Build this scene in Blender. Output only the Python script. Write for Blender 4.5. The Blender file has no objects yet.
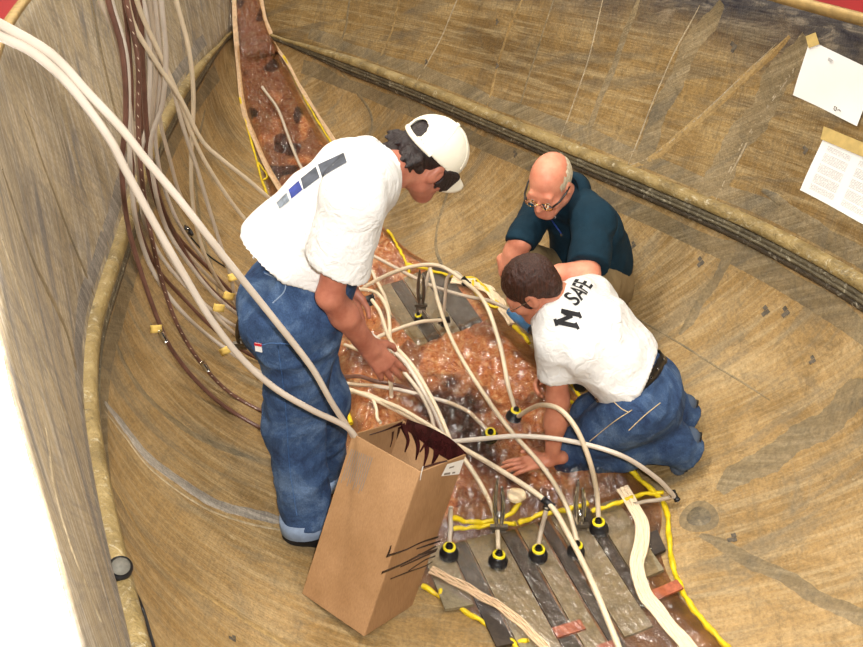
import bpy, bmesh, math, random
import numpy as np
from mathutils import Vector, Matrix, noise
from mathutils.bvhtree import BVHTree

random.seed(7)
rng = np.random.default_rng(7)
S = bpy.context.scene
C = S.collection

# ------------------------------------------------------------------ camera
W, H, F = 863.0, 647.0, 900.0
PITCH, CH = math.radians(30.0), 2.3
cam_data = bpy.data.cameras.new('camera')
cam_data.sensor_fit = 'HORIZONTAL'
cam_data.sensor_width = 36.0
cam_data.lens = F / W * 36.0
cam_data.clip_start = 0.02
cam = bpy.data.objects.new('camera', cam_data)
cam.location = (0, 0, CH)
cam.rotation_euler = (math.radians(90) - PITCH, 0, 0)
C.objects.link(cam)
S.camera = cam

# ------------------------------------------------------------------ world, lamps, exposure
S.view_settings.view_transform = 'Standard'
S.view_settings.look = 'None'
S.view_settings.gamma = 1.0
S.view_settings.use_curve_mapping = False
S.view_settings.exposure = 0.22
wd = bpy.data.worlds.new('shop_air')
S.world = wd
wd.use_nodes = True
wd.node_tree.nodes['Background'].inputs[0].default_value = (1.0, 0.93, 0.82, 1)
wd.node_tree.nodes['Background'].inputs[1].default_value = 0.17

def lamp(name, kind, loc, energy, color, aim=None, **kw):
    d = bpy.data.lights.new(name, kind)
    d.energy = energy
    d.color = color
    for k, v in kw.items():
        setattr(d, k, v)
    o = bpy.data.objects.new(name, d)
    o.location = loc
    if aim is not None:
        o.rotation_euler = (Vector(aim) - Vector(loc)).to_track_quat('-Z', 'Y').to_euler()
    C.objects.link(o)
    return o

# the camera's own flash, and two shop tubes overhead; a far pair is added
lamp('camera_flash', 'SPOT', (0.08, -0.02, 2.40), 290, (1.0, 0.98, 0.94), aim=(0.22, 2.8, 0.75),
     spot_size=math.radians(92), spot_blend=0.75, shadow_soft_size=0.03)
lamp('overhead_light', 'AREA', (1.6, 2.2, 5.2), 135, (1.0, 0.93, 0.82), aim=(0.6, 3.0, 0),
     shape='RECTANGLE', size=0.25, size_y=4.0)
lamp('overhead_light', 'AREA', (-1.8, 2.0, 5.2), 225, (1.0, 0.93, 0.82), aim=(-0.6, 3.4, 0),
     shape='RECTANGLE', size=0.25, size_y=4.0)
lamp('overhead_light', 'AREA', (-2.6, 8.8, 5.4), 80, (1.0, 0.90, 0.74), aim=(-1.0, 4.0, 0),  # unseen far pair, added so the crinkled film catches glints
     shape='RECTANGLE', size=0.12, size_y=3.0)
lamp('overhead_light', 'AREA', (0.8, 8.6, 5.4), 80, (1.0, 0.90, 0.74), aim=(0.2, 4.0, 0),
     shape='RECTANGLE', size=0.12, size_y=3.0)
# unseen spot added beside the mould to turn the pale shop floor white
lamp('added_floor_spot', 'SPOT', (-2.9, 2.4, 1.35), 2200, (1.0, 0.98, 0.95), aim=(-2.3, 2.6, -0.75),
     spot_size=math.radians(165), spot_blend=0.4, shadow_soft_size=0.1)

# ------------------------------------------------------------------ helpers
def unit(v):
    v = np.asarray(v, float)
    return v / (np.linalg.norm(v) + 1e-12)

EYE = np.array([0.0, 0.0, CH])
def ray(px, py):
    x, y = (px - W / 2) / F, -(py - H / 2) / F
    c, s = math.cos(PITCH), math.sin(PITCH)
    return np.array([x, c + y * s, -s + y * c])
def atz(px, py, z):
    d = ray(px, py)
    return EYE + d * ((z - CH) / d[2])
def aty(px, py, Y):
    d = ray(px, py)
    return EYE + d * (Y / d[1])
def proj(P):
    P = np.asarray(P, float)
    c, s = math.cos(PITCH), math.sin(PITCH)
    q = P - EYE
    dep = q[..., 1] * c - q[..., 2] * s
    return np.stack([W / 2 + F * q[..., 0] / dep, H / 2 - F * (q[..., 1] * s + q[..., 2] * c) / dep], -1)

def origin_of(o):
    p = np.zeros(3)
    while o is not None:
        p += np.array(o.location)
        o = o.parent
    return p

def obj(name, verts, faces, mat=None, parent=None, smooth=True, uv=None, loc=None):
    """one mesh object; verts are world coordinates"""
    base = origin_of(parent) if parent is not None else np.zeros(3)
    l = np.zeros(3) if loc is None else np.asarray(loc, float) - base
    v = np.asarray(verts, float) - base - l
    me = bpy.data.meshes.new(name)
    fl = faces.tolist() if isinstance(faces, np.ndarray) else faces
    me.from_pydata(v.tolist(), [], fl)
    if mat is not None:
        me.materials.append(mat)
    if uv is not None:
        ul = me.uv_layers.new(name='UVMap')
        li = np.empty(len(me.loops), np.int32)
        me.loops.foreach_get('vertex_index', li)
        ul.data.foreach_set('uv', np.asarray(uv, np.float32)[li].ravel())
    me.polygons.foreach_set('use_smooth', [smooth] * len(me.polygons))
    me.update()
    o = bpy.data.objects.new(name, me)
    o.location = l
    C.objects.link(o)
    if parent is not None:
        o.parent = parent
    return o

def tag(o, label=None, cat=None, group=None, kind=None):
    if label: o['label'] = label
    if cat: o['category'] = cat
    if group: o['group'] = group
    if kind: o['kind'] = kind
    return o

def thing(name, loc, label, cat, group=None):
    o = bpy.data.objects.new(name, None)
    o.location = tuple(loc)
    o.empty_display_size = 0.1
    C.objects.link(o)
    return tag(o, label, cat, group)

def grid_faces(nu, nv, flip=False, closev=False):
    f = []
    for i in range(nu - 1):
        for j in range(nv if closev else nv - 1):
            k = (j + 1) % nv
            q = (i * nv + j, (i + 1) * nv + j, (i + 1) * nv + k, i * nv + k)
            f.append(q[::-1] if flip else q)
    return f

def spline(pts, n):
    """Catmull-Rom through points, n samples"""
    P = np.asarray(pts, float)
    if len(P) == 2:
        t = np.linspace(0, 1, n)[:, None]
        return P[0] * (1 - t) + P[1] * t
    E = np.vstack([2 * P[0] - P[1], P, 2 * P[-1] - P[-2]])
    d = np.concatenate([[0], np.cumsum(np.maximum(np.linalg.norm(np.diff(P, axis=0), axis=1), 1e-6))])
    out = []
    for t in np.linspace(0, d[-1], n):
        i = min(np.searchsorted(d, t, 'right') - 1, len(P) - 2)
        u = (t - d[i]) / (d[i + 1] - d[i])
        p0, p1, p2, p3 = E[i], E[i + 1], E[i + 2], E[i + 3]
        h = d[i + 1] - d[i]
        m1 = (p2 - p0) / ((d[i + 1] - d[i - 1]) if i > 0 else 2 * h) * h
        m2 = (p3 - p1) / ((d[i + 2] - d[i]) if i + 2 < len(P) else 2 * h) * h
        out.append((2*u**3 - 3*u**2 + 1) * p1 + (u**3 - 2*u**2 + u) * m1 + (-2*u**3 + 3*u**2) * p2 + (u**3 - u**2) * m2)
    return np.array(out)

def frames(P):
    T = np.gradient(P, axis=0)
    T /= np.linalg.norm(T, axis=1)[:, None] + 1e-12
    ref = np.array([0, 0, 1.0]) if abs(T[0][2]) < 0.9 else np.array([1.0, 0, 0])
    n = unit(np.cross(T[0], ref))
    Ns, Bs = [], []
    for t in T:
        n = unit(n - t * np.dot(n, t))
        Ns.append(n)
        Bs.append(np.cross(t, n))
    return T, np.array(Ns), np.array(Bs)

def tube_mesh(P, r, ns=10, caps=True):
    P = np.asarray(P, float)
    r = np.broadcast_to(np.asarray(r, float), (len(P),))
    T, N, B = frames(P)
    a = np.linspace(0, 2 * math.pi, ns, endpoint=False)
    V = (P[:, None, :] + r[:, None, None] * (np.cos(a)[None, :, None] * N[:, None, :] + np.sin(a)[None, :, None] * B[:, None, :])).reshape(-1, 3)
    Fc = grid_faces(len(P), ns, closev=True, flip=True)
    if caps:
        Fc.append(tuple(range(ns)))
        Fc.append(tuple((len(P) - 1) * ns + k for k in range(ns))[::-1])
    return V, Fc

class MB:
    """collects pieces into one mesh"""
    def __init__(s): s.V, s.F, s.n = [], [], 0
    def add(s, V, Fc):
        V = np.asarray(V, float)
        s.V.append(V)
        s.F += [tuple(int(i) + s.n for i in f) for f in Fc]
        s.n += len(V)
        return s
    def tube(s, P, r, ns=10): return s.add(*tube_mesh(P, r, ns))
    def lathe(s, prof, loc, axis=(0, 0, 1), ns=16):
        ax = unit(axis)
        ref = np.array([1.0, 0, 0]) if abs(ax[0]) < 0.9 else np.array([0, 1.0, 0])
        u = unit(np.cross(ax, ref)); w = np.cross(ax, u)
        a = np.linspace(0, 2 * math.pi, ns, endpoint=False)
        V = []
        for (r, h) in prof:
            for k in a:
                V.append(np.asarray(loc) + ax * h + r * (math.cos(k) * u + math.sin(k) * w))
        Fc = grid_faces(len(prof), ns, closev=True, flip=True)
        Fc.append(tuple(range(ns)))
        Fc.append(tuple((len(prof) - 1) * ns + k for k in range(ns))[::-1])
        return s.add(V, Fc)
    def box(s, c, sx, sy, sz, X=(1, 0, 0), Y=(0, 1, 0), Z=(0, 0, 1)):
        X, Y, Z = map(np.asarray, (X, Y, Z))
        V = [np.asarray(c) + X * sx * a / 2 + Y * sy * b / 2 + Z * sz * d / 2 for a in (-1, 1) for b in (-1, 1) for d in (-1, 1)]
        return s.add(V, [(0, 1, 3, 2), (4, 6, 7, 5), (0, 4, 5, 1), (2, 3, 7, 6), (0, 2, 6, 4), (1, 5, 7, 3)])
    def build(s, name, mat, parent=None, smooth=True, loc=None):
        return obj(name, np.vstack(s.V), s.F, mat, parent, smooth, loc=loc)

# ------------------------------------------------------------------ material helpers
def hexc(r, g, b):
    f = lambda c: (c / 255 / 12.92) if c / 255 <= 0.04045 else ((c / 255 + 0.055) / 1.055) ** 2.4
    return (f(r), f(g), f(b), 1)

class NT:
    def __init__(s, name):
        s.m = bpy.data.materials.new(name)
        s.m.use_nodes = True
        s.t = s.m.node_tree
        s.t.nodes.clear()
        s.out = s.n('ShaderNodeOutputMaterial')
    def n(s, typ, **kw):
        nd = s.t.nodes.new(typ)
        for k, v in kw.items():
            setattr(nd, k, v)
        return nd
    def l(s, a, b): s.t.links.new(a, b)
    def setin(s, nd, key, v):
        if hasattr(v, 'is_output'): s.l(v, nd.inputs[key])
        else: nd.inputs[key].default_value = v
    def coord(s, kind='Object', scale=(1, 1, 1), rot=(0, 0, 0)):
        tc = s.n('ShaderNodeTexCoord')
        mp = s.n('ShaderNodeMapping')
        mp.inputs['Scale'].default_value = scale
        mp.inputs['Rotation'].default_value = rot
        s.l(tc.outputs[kind], mp.inputs['Vector'])
        return mp.outputs[0]
    def coord_rs(s, kind, rot, scale):
        mp = s.n('ShaderNodeMapping')
        mp.inputs['Scale'].default_value = scale
        s.l(s.coord(kind, rot=(0, 0, rot)), mp.inputs['Vector'])
        return mp.outputs[0]
    def noise(s, vec, scale, detail=4, rough=0.55, dist=0.0):
        nd = s.n('ShaderNodeTexNoise')
        s.l(vec, nd.inputs['Vector'])
        nd.inputs['Scale'].default_value = scale
        nd.inputs['Detail'].default_value = detail
        nd.inputs['Roughness'].default_value = rough
        nd.inputs['Distortion'].default_value = dist
        return nd.outputs['Fac']
    def wave(s, vec, scale, dist=0.0, dscale=1.0, bands='X', detail=2):
        nd = s.n('ShaderNodeTexWave', bands_direction=bands)
        s.l(vec, nd.inputs['Vector'])
        nd.inputs['Scale'].default_value = scale
        nd.inputs['Distortion'].default_value = dist
        nd.inputs['Detail'].default_value = detail
        nd.inputs['Detail Scale'].default_value = dscale
        return nd.outputs['Fac']
    def ramp(s, fac, stops):
        nd = s.n('ShaderNodeValToRGB')
        cr = nd.color_ramp
        while len(cr.elements) < len(stops): cr.elements.new(0.5)
        for e, (p, c) in zip(cr.elements, stops):
            e.position = p
            e.color = c if hasattr(c, '__len__') else (c, c, c, 1)
        s.l(fac, nd.inputs[0])
        return nd.outputs[0]
    def mix(s, fac, a, b, mode='MIX'):
        nd = s.n('ShaderNodeMix', data_type='RGBA', blend_type=mode)
        s.setin(nd, 0, fac); s.setin(nd, 6, a); s.setin(nd, 7, b)
        return nd.outputs[2]
    def math(s, op, a, b=0.0):
        nd = s.n('ShaderNodeMath', operation=op)
        s.setin(nd, 0, a); s.setin(nd, 1, b)
        return nd.outputs[0]
    def bump(s, h, strength=0.3, dist=0.01):
        nd = s.n('ShaderNodeBump')
        nd.inputs['Strength'].default_value = strength
        nd.inputs['Distance'].default_value = dist
        s.l(h, nd.inputs['Height'])
        return nd.outputs[0]
    def principled(s, color, rough=0.6, normal=None, **kw):
        b = s.n('ShaderNodeBsdfPrincipled')
        s.setin(b, 'Base Color', color)
        s.setin(b, 'Roughness', rough)
        if normal is not None: s.l(normal, b.inputs['Normal'])
        for k, v in kw.items(): s.setin(b, k.replace('_', ' '), v)
        s.l(b.outputs[0], s.out.inputs[0])
        return b

def simple(name, rgb, rough=0.6, var=0.12, scale=30.0, bump=0.0, bscale=200.0, **kw):
    t = NT(name)
    v = t.coord()
    c = hexc(*rgb)
    dark = tuple(x * (1 - var * 2) for x in c[:3]) + (1,)
    light = tuple(min(1, x * (1 + var)) for x in c[:3]) + (1,)
    col = t.ramp(t.noise(v, scale, 5), [(0.3, dark), (0.7, light)])
    nm = t.bump(t.noise(v, bscale, 3), bump, 0.004) if bump else None
    t.principled(col, rough, nm, **kw)
    return t.m
# ------------------------------------------------------------------ the hull, as station curves
ALPHA = math.radians(19)
DV = np.array([-math.sin(ALPHA), math.cos(ALPHA)])
NV = np.array([math.cos(ALPHA), math.sin(ALPHA)])
P0 = np.array([1.09, 0.0])

def herm(xs, ys):
    xs, ys = np.array(xs, float), np.array(ys, float)
    m = np.gradient(ys, xs)
    def f(x):
        x = np.clip(np.asarray(x, float), xs[0], xs[-1])
        i = np.clip(np.searchsorted(xs, x, 'right') - 1, 0, len(xs) - 2)
        h = xs[i + 1] - xs[i]; u = (x - xs[i]) / h
        return (2*u**3-3*u**2+1)*ys[i] + (u**3-2*u**2+u)*h*m[i] + (-2*u**3+3*u**2)*ys[i+1] + (u**3-u**2)*h*m[i+1]
    return f
S_A, S_STEM, S_TOP, Z_STR, Z_GUN = -0.3, 7.35, 8.05, 0.85, 1.69
bs_f = herm([-.3, .8, 1.7, 2.2, 2.6, 3.0, 3.5, 4.0, 4.5, 5.16, 6.12, 6.8, 7.2, 7.35],
            [.93, 1.08, 1.2, 1.25, 1.265, 1.235, 1.135, 1.02, .91, .75, .47, .24, .09, .0])
bg_f = herm([-.3, .94, 1.5, 2.2, 2.8, 3.4, 4.2, 5.2, 6.2, 7.2, 7.8, 8.05],
            [1.005, 1.148, 1.245, 1.303, 1.33, 1.32, 1.22, 1.0, .72, .38, .12, .0])
zk_f = herm([-.3, 3.6, 4.4, 5.3, 6.0, 6.6, 7.0, 7.35], [0, 0, .03, .12, .27, .47, .64, .85])
vc_f = herm([-.3, 2.6, 3.5, 4.5, 6.0, 8.1], [0, 0, -.03, -.08, -.11, -.13])

def SV(s, v, z):
    """hull coordinates (along keel, athwart, up) to world"""
    s, v, z = np.broadcast_arrays(np.asarray(s, float), np.asarray(v, float), np.asarray(z, float))
    xy = P0 + s[..., None] * DV + (v + vc_f(s))[..., None] * NV
    return np.concatenate([xy, z[..., None]], -1)
def floor_z(s, v):
    b = np.maximum(bs_f(s), 1e-4)
    q = np.clip(np.abs(v) / b, 0, 1)
    return zk_f(s) + (Z_STR - zk_f(s)) * (1 - np.sqrt(np.maximum(0, 1 - q ** 2)))
def world_sv(P):
    q = np.asarray(P, float)[..., :2] - P0
    s = q @ DV
    return s, q @ NV - vc_f(s)

ns_, nf = 190, 73
ss = np.linspace(S_A, S_STEM, ns_)
ph = np.linspace(-math.pi / 2, math.pi / 2, nf)
SS, PH = np.meshgrid(ss, ph, indexing='ij')
bb = bs_f(SS)
fv = bb * np.sin(PH)
fz = zk_f(SS) + (Z_STR - zk_f(SS)) * (1 - np.cos(PH))
floorV = SV(SS, fv, fz).reshape(-1, 3)
floorF = grid_faces(ns_, nf, flip=True)
floorUV = np.stack([SS, PH * 1.0], -1).reshape(-1, 2)
st = np.linspace(S_A, S_TOP, ns_)
nh = 17
hh = np.linspace(0, 1, nh)
def wall(side):
    V, U = [], []
    for s in st:
        b0 = float(bs_f(s)) if s < S_STEM else 0.0
        z0 = Z_STR if s < S_STEM else Z_STR + (Z_GUN - Z_STR) * (s - S_STEM) / (S_TOP - S_STEM)
        b1 = float(bg_f(s))
        for h in hh:
            v = b0 + (b1 - b0) * h + (0.035 * math.sin(math.pi * h) * min(1, b1 * 3) if side > 0 else 0.0)
            z = z0 + (Z_GUN - z0) * h
            if side < 0 and h == 1 and s < 2.2: z += .010 * math.sin(s * 61) * math.sin(s * 23 + 1) - (.02 if .99 < s < 1.02 or 1.06 < s < 1.075 else 0)
            V.append(SV(s, side * v, z)); U.append((s, z))
    return np.array(V), grid_faces(ns_, nh, flip=(side > 0)), np.array(U)
wlV, wlF, wlU = wall(-1)
wrV, wrF, wrU = wall(1)
hullV = np.vstack([floorV, wlV, wrV])
hullF = list(floorF) + [tuple(i + len(floorV) for i in f) for f in wlF] + [tuple(i + len(floorV) + len(wlV) for i in f) for f in wrF]
BVH = BVHTree.FromPolygons([tuple(v) for v in hullV], hullF)
def on_hull(px, py, off=0.0):
    d = Vector(ray(px, py)).normalized()
    p, n, i, dist = BVH.ray_cast(Vector(EYE), d)
    if p is None:
        return None, None
    n = n if n.dot(d) < 0 else -n
    return np.array(p + n * off), np.array(n)
def near_hull(P, off=0.0):
    p, n, i, d = BVH.find_nearest(Vector(P))
    inside = Vector((*(P0 + world_sv(p)[0] * DV), 1.2)) - p
    n = n if n.dot(inside) > 0 else -n
    return np.array(p + n * off), np.array(n)

def hull_material(name, tones, gray, rot, streak=1.0, weave=1.0, band=None):
    t = NT(name)
    ob = t.coord('Object')
    uvr = t.coord('UV', rot=(0, 0, rot))
    # resin-rich and resin-poor areas
    col = t.ramp(t.noise(ob, 1.7, 7, 0.66, 0.7), [(0.30, tones[0]), (0.5, tones[1]), (0.70, tones[2])])
    # the cloth: crossing sets of roving, long smears and pulled streaks along it
    sa = t.noise(t.coord_rs('UV', rot, (1.0, 15, 1)), 2.2, 7, 0.68, 0.25)
    sb = t.noise(t.coord_rs('UV', rot, (19, 1.3, 1)), 2.2, 6, 0.66, 0.25)
    sc = t.noise(t.coord_rs('UV', rot + .25, (.8, 6, 1)), 1.6, 4, 0.6, 0.3)
    col = t.mix(t.math('MULTIPLY', t.ramp(sa, [(0.46, 0.0), (0.66, 1.0)]), 0.62 * streak), col, gray[0])
    col = t.mix(t.math('MULTIPLY', t.ramp(sb, [(0.50, 0.0), (0.68, 1.0)]), 0.42 * streak), col, gray[1])
    col = t.mix(t.math('MULTIPLY', t.ramp(sc, [(0.54, 0.0), (0.64, 1.0)]), 0.55 * streak), col, gray[3])
    w1 = t.wave(uvr, 27 * weave, 2.2, 3.0, 'X')
    w2 = t.wave(uvr, 27 * weave, 2.2, 3.0, 'Y')
    wv = t.math('MULTIPLY', w1, w2)
    patch = t.ramp(t.noise(ob, 2.7, 4, 0.6), [(0.45, 0.0), (0.60, 1.0)])
    col = t.mix(t.math('MULTIPLY', t.math('MULTIPLY', wv, patch), 0.15), col, gray[2])
    blot = t.ramp(t.noise(ob, 6, 6, 0.72, 0.8), [(0.58, 0.0), (0.68, 1.0)])
    col = t.mix(t.math('MULTIPLY', blot, 0.5), col, tones[0])
    scuff = t.ramp(t.noise(t.coord_rs('UV', rot, (3, 9, 1)), 5.0, 6, 0.75, 0.4), [(0.63, 0.0), (0.70, 1.0)])
    col = t.mix(t.math('MULTIPLY', scuff, 0.5), col, gray[2])
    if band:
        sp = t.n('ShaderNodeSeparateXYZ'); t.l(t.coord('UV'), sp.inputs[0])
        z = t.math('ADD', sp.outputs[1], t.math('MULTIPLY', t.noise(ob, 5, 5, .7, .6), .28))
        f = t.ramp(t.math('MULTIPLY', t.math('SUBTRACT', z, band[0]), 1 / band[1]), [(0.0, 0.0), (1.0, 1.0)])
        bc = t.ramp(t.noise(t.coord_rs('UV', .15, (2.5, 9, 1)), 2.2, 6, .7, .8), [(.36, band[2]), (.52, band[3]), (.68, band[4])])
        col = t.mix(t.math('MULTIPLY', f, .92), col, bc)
    smear = t.ramp(t.noise(ob, 3.2, 7, .74, 1.2), [(.52, 0.0), (.66, 1.0)])
    col = t.mix(t.math('MULTIPLY', smear, .45), col, gray[3])
    fine = t.noise(ob, 75, 4, 0.75)
    col = t.mix(0.5, col, t.ramp(fine, [(0.3, 0.22), (0.7, 0.8)]), 'OVERLAY')
    hgt = t.math('ADD', t.math('MULTIPLY', wv, 0.22), t.math('ADD', sa, fine))
    t.principled(col, 0.60, t.bump(hgt, 0.45, 0.008), Specular_IOR_Level=0.35)
    return t.m
M = {}
M['floor'] = hull_material('laminate_floor', [hexc(106, 82, 46), hexc(148, 118, 72), hexc(178, 148, 102)],
                           [hexc(184, 162, 122), hexc(122, 104, 74), hexc(200, 180, 142), hexc(118, 108, 88)], 1.15, .95)
M['wall_left'] = hull_material('laminate_left', [hexc(120, 104, 80), hexc(164, 146, 116), hexc(188, 168, 134)],
                               [hexc(200, 190, 172), hexc(120, 112, 106), hexc(208, 196, 176), hexc(112, 108, 108)], -0.80, 1.35)
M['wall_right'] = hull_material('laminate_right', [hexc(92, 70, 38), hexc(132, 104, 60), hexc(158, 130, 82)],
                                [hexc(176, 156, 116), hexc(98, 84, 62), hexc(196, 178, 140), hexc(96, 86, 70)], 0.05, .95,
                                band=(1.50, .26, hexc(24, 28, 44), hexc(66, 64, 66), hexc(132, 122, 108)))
fl = tag(obj('floor', floorV, floorF, M['floor'], uv=floorUV), 'curved tan fibreglass bottom of the boat hull', kind='structure')
wl = tag(obj('wall_left', wlV, wlF, M['wall_left'], uv=wlU), 'near left side of the hull, streaked grey and tan', kind='structure')
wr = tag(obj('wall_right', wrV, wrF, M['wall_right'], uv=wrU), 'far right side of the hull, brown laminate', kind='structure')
for o in (fl, wl, wr):
    md = o.modifiers.new('shell', 'SOLIDIFY'); md.thickness = 0.003; md.offset = -1

# strakes: a stepped ridge along each side
def strake(side, name, mat_top, mat_low):
    S1 = np.linspace(S_A, 7.2, 160)
    base = SV(S1, side * (bs_f(S1) - 0.004), np.full_like(S1, Z_STR))
    T = np.gradient(base, axis=0); T /= np.linalg.norm(T, axis=1)[:, None]
    inn = np.array([unit(np.array([*(-side * NV), 0.15]) - t * np.dot(t, np.array([*(-side * NV), 0.15]))) for t in T])
    upv = np.cross(inn, T) * (1 if side < 0 else -1)
    upv = np.where(upv[:, 2:3] < 0, -upv, upv)
    k = np.clip((7.25 - S1) / 1.2, 0.35, 1)[:, None]
    def sweep(prof):
        V = np.concatenate([(base + k * (inn * d + upv * h))[:, None, :] for h, d in prof], 1).reshape(-1, 3)
        return V, grid_faces(len(S1), len(prof), flip=(side > 0))
    o = obj(name, *sweep([(.050, -.02), (.047, .010), (.040, .022), (.026, .028), (.008, .028), (.002, .023), (0, .0), (0, -.02)]), mat_top)
    tag(o, kind='structure')
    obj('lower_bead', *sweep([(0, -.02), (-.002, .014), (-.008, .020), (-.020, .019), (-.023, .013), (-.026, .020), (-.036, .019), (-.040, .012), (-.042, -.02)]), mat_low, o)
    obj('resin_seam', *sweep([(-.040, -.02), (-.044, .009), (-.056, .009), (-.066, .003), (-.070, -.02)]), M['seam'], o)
    return o
def ridge_mat(name, a, b, c):
    t = NT(name)
    ob = t.coord()
    col = t.ramp(t.noise(ob, 7, 6, 0.65, 0.7), [(0.3, a), (0.55, b), (0.75, c)])
    scr = t.ramp(t.noise(ob, 26, 5, .75, 1.0), [(.56, 0.0), (.66, 1.0)])
    col = t.mix(t.math('MULTIPLY', scr, .55), col, hexc(206, 196, 170))
    scr2 = t.ramp(t.noise(ob, 15, 5, .75, 1.0), [(.56, 0.0), (.68, 1.0)])
    col = t.mix(t.math('MULTIPLY', scr2, .6), col, hexc(74, 66, 52))
    t.principled(col, 0.5, t.bump(t.noise(ob, 40, 4, 0.7), 0.8, 0.014))
    return t.m
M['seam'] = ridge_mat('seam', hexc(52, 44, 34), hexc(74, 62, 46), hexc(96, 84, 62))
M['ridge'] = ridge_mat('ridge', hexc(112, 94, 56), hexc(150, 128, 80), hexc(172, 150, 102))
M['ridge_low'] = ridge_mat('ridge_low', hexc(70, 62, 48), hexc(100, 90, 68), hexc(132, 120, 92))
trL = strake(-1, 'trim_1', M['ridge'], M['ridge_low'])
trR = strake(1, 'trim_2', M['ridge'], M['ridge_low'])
M['red'] = simple('red_gelcoat', (150, 12, 14), 0.35, 0.06, 6)
M['lip'] = simple('lip', (176, 146, 92), 0.6, 0.15, 20, 0.3, 80)
M['shopfloor'] = simple('painted_floor', (225, 224, 222), 0.5, 0.04, 3)
# gunwale lip and red mould flange
def rail(side, name):
    S1 = np.linspace(2.75 if side < 0 else -.3, S_TOP - .05, 90)
    e = SV(S1, side * bg_f(S1), np.full_like(S1, Z_GUN))
    o3 = np.array([*(side * NV), 0.0])
    def sw(prof):
        V = np.concatenate([(e + o3 * d + np.array([0, 0, h]))[:, None, :] for d, h in prof], 1).reshape(-1, 3)
        return V, grid_faces(len(S1), len(prof), closev=True, flip=(side < 0))
    o = tag(obj(name, *sw([(-.006, -.004), (-.004, .006), (.022, .007), (.026, -.02), (.0, -.03)]), M['lip']), kind='structure')
    obj('mould_flange', *sw([(.026, .002), (.30, .006), (.30, -.03), (.026, -.03)]), M['red'], o, smooth=False)
rail(-1, 'trim_3'); rail(1, 'trim_4')
gz = -0.75
tag(obj('shop_floor', [(-9, -6, gz), (9, -6, gz), (9, 14, gz), (-9, 14, gz)], [(0, 1, 2, 3)], M['shopfloor'], smooth=False), 'pale shop floor outside the hull', kind='structure')
# ------------------------------------------------------------------ bodies: smooth blended volumes, meshed as one surface
def cap(a, b, ra, rb, k=0.03): return ('c', np.asarray(a, float), np.asarray(b, float), ra, rb, k)
def ell(c, r, R=None, k=0.03): return ('e', np.asarray(c, float), np.asarray(r, float), np.eye(3) if R is None else np.asarray(R, float), k)
def sec(a, b, lat, wa, da, wb, db, k=0.04): return ('s', np.asarray(a, float), np.asarray(b, float), unit(lat), wa, da, wb, db, k)
def cut(prim): return ('-', prim)
def grp(prims, k=0.03): return ('g', prims, k)
def half(c, n, k=0.0): return ('h', np.asarray(c, float), unit(n))     # keeps the side the normal points away from

def prim_sdf(p, q):
    t = p[0]
    if t == 'c':
        _, a, b, ra, rb, k = p
        ab = b - a; L = ab @ ab + 1e-12
        h = np.clip(((q - a) @ ab) / L, 0, 1)
        return np.linalg.norm(q - a - h[:, None] * ab, axis=1) - (ra + (rb - ra) * h)
    if t == 'e':
        _, c, r, R, k = p
        l = (q - c) @ R            # columns of R are the local axes
        k0 = np.linalg.norm(l / r, axis=1); k1 = np.linalg.norm(l / r ** 2, axis=1)
        return k0 * (k0 - 1) / (k1 + 1e-9)
    if t == 's':
        _, a, b, lat, wa, da, wb, db, k = p
        ab = b - a; L = np.linalg.norm(ab); ax = ab / L
        lt = unit(lat - ax * (lat @ ax)); dp = np.cross(ax, lt)
        r = q - a
        y = r @ ax
        h = np.clip(y / L, 0, 1)
        w = wa + (wb - wa) * h; d = da + (db - da) * h
        over = np.where(y < 0, y, np.where(y > L, y - L, 0))
        x1, x2 = r @ lt, r @ dp
        s = np.stack([x1 / w, x2 / d, over / np.minimum(w, d)], 1)
        s2 = np.stack([x1 / w ** 2, x2 / d ** 2, over / np.minimum(w, d) ** 2], 1)
        k0 = np.linalg.norm(s, axis=1); k1 = np.linalg.norm(s2, axis=1)
        return np.where(k0 < 1e-3, -np.minimum(w, d), k0 * (k0 - 1) / (k1 + 1e-9))
def field(prims, q):
    d = np.full(len(q), 1e3)
    for p in prims:
        if p[0] == '-':
            d = np.maximum(d, -prim_sdf(p[1], q)); continue
        if p[0] == 'h':
            d = np.maximum(d, (q - p[1]) @ p[2]); continue
        if p[0] == 'f':
            d = p[1](q, d); continue
        e = field(p[1], q) if p[0] == 'g' else prim_sdf(p, q); k = max(p[-1], 1e-4)
        h = np.maximum(k - np.abs(d - e), 0) / k
        d = np.minimum(d, e) - h * h * k * 0.25
    return d
def bounds(prims):
    lo, hi = np.full(3, 1e9), np.full(3, -1e9)
    for p in prims:
        if p[0] == 'c': pts = [(p[1], p[3]), (p[2], p[4])]
        elif p[0] == 'e': pts = [(p[1], max(p[2]))]
        elif p[0] == 's': pts = [(p[1], max(p[4], p[5])), (p[2], max(p[6], p[7]))]
        elif p[0] == 'g':
            l2, h2 = bounds(p[1]); lo = np.minimum(lo, l2); hi = np.maximum(hi, h2); continue
        else: continue
        for c, r in pts:
            lo = np.minimum(lo, c - r - .01); hi = np.maximum(hi, c + r + .01)
    return lo, hi
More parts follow.
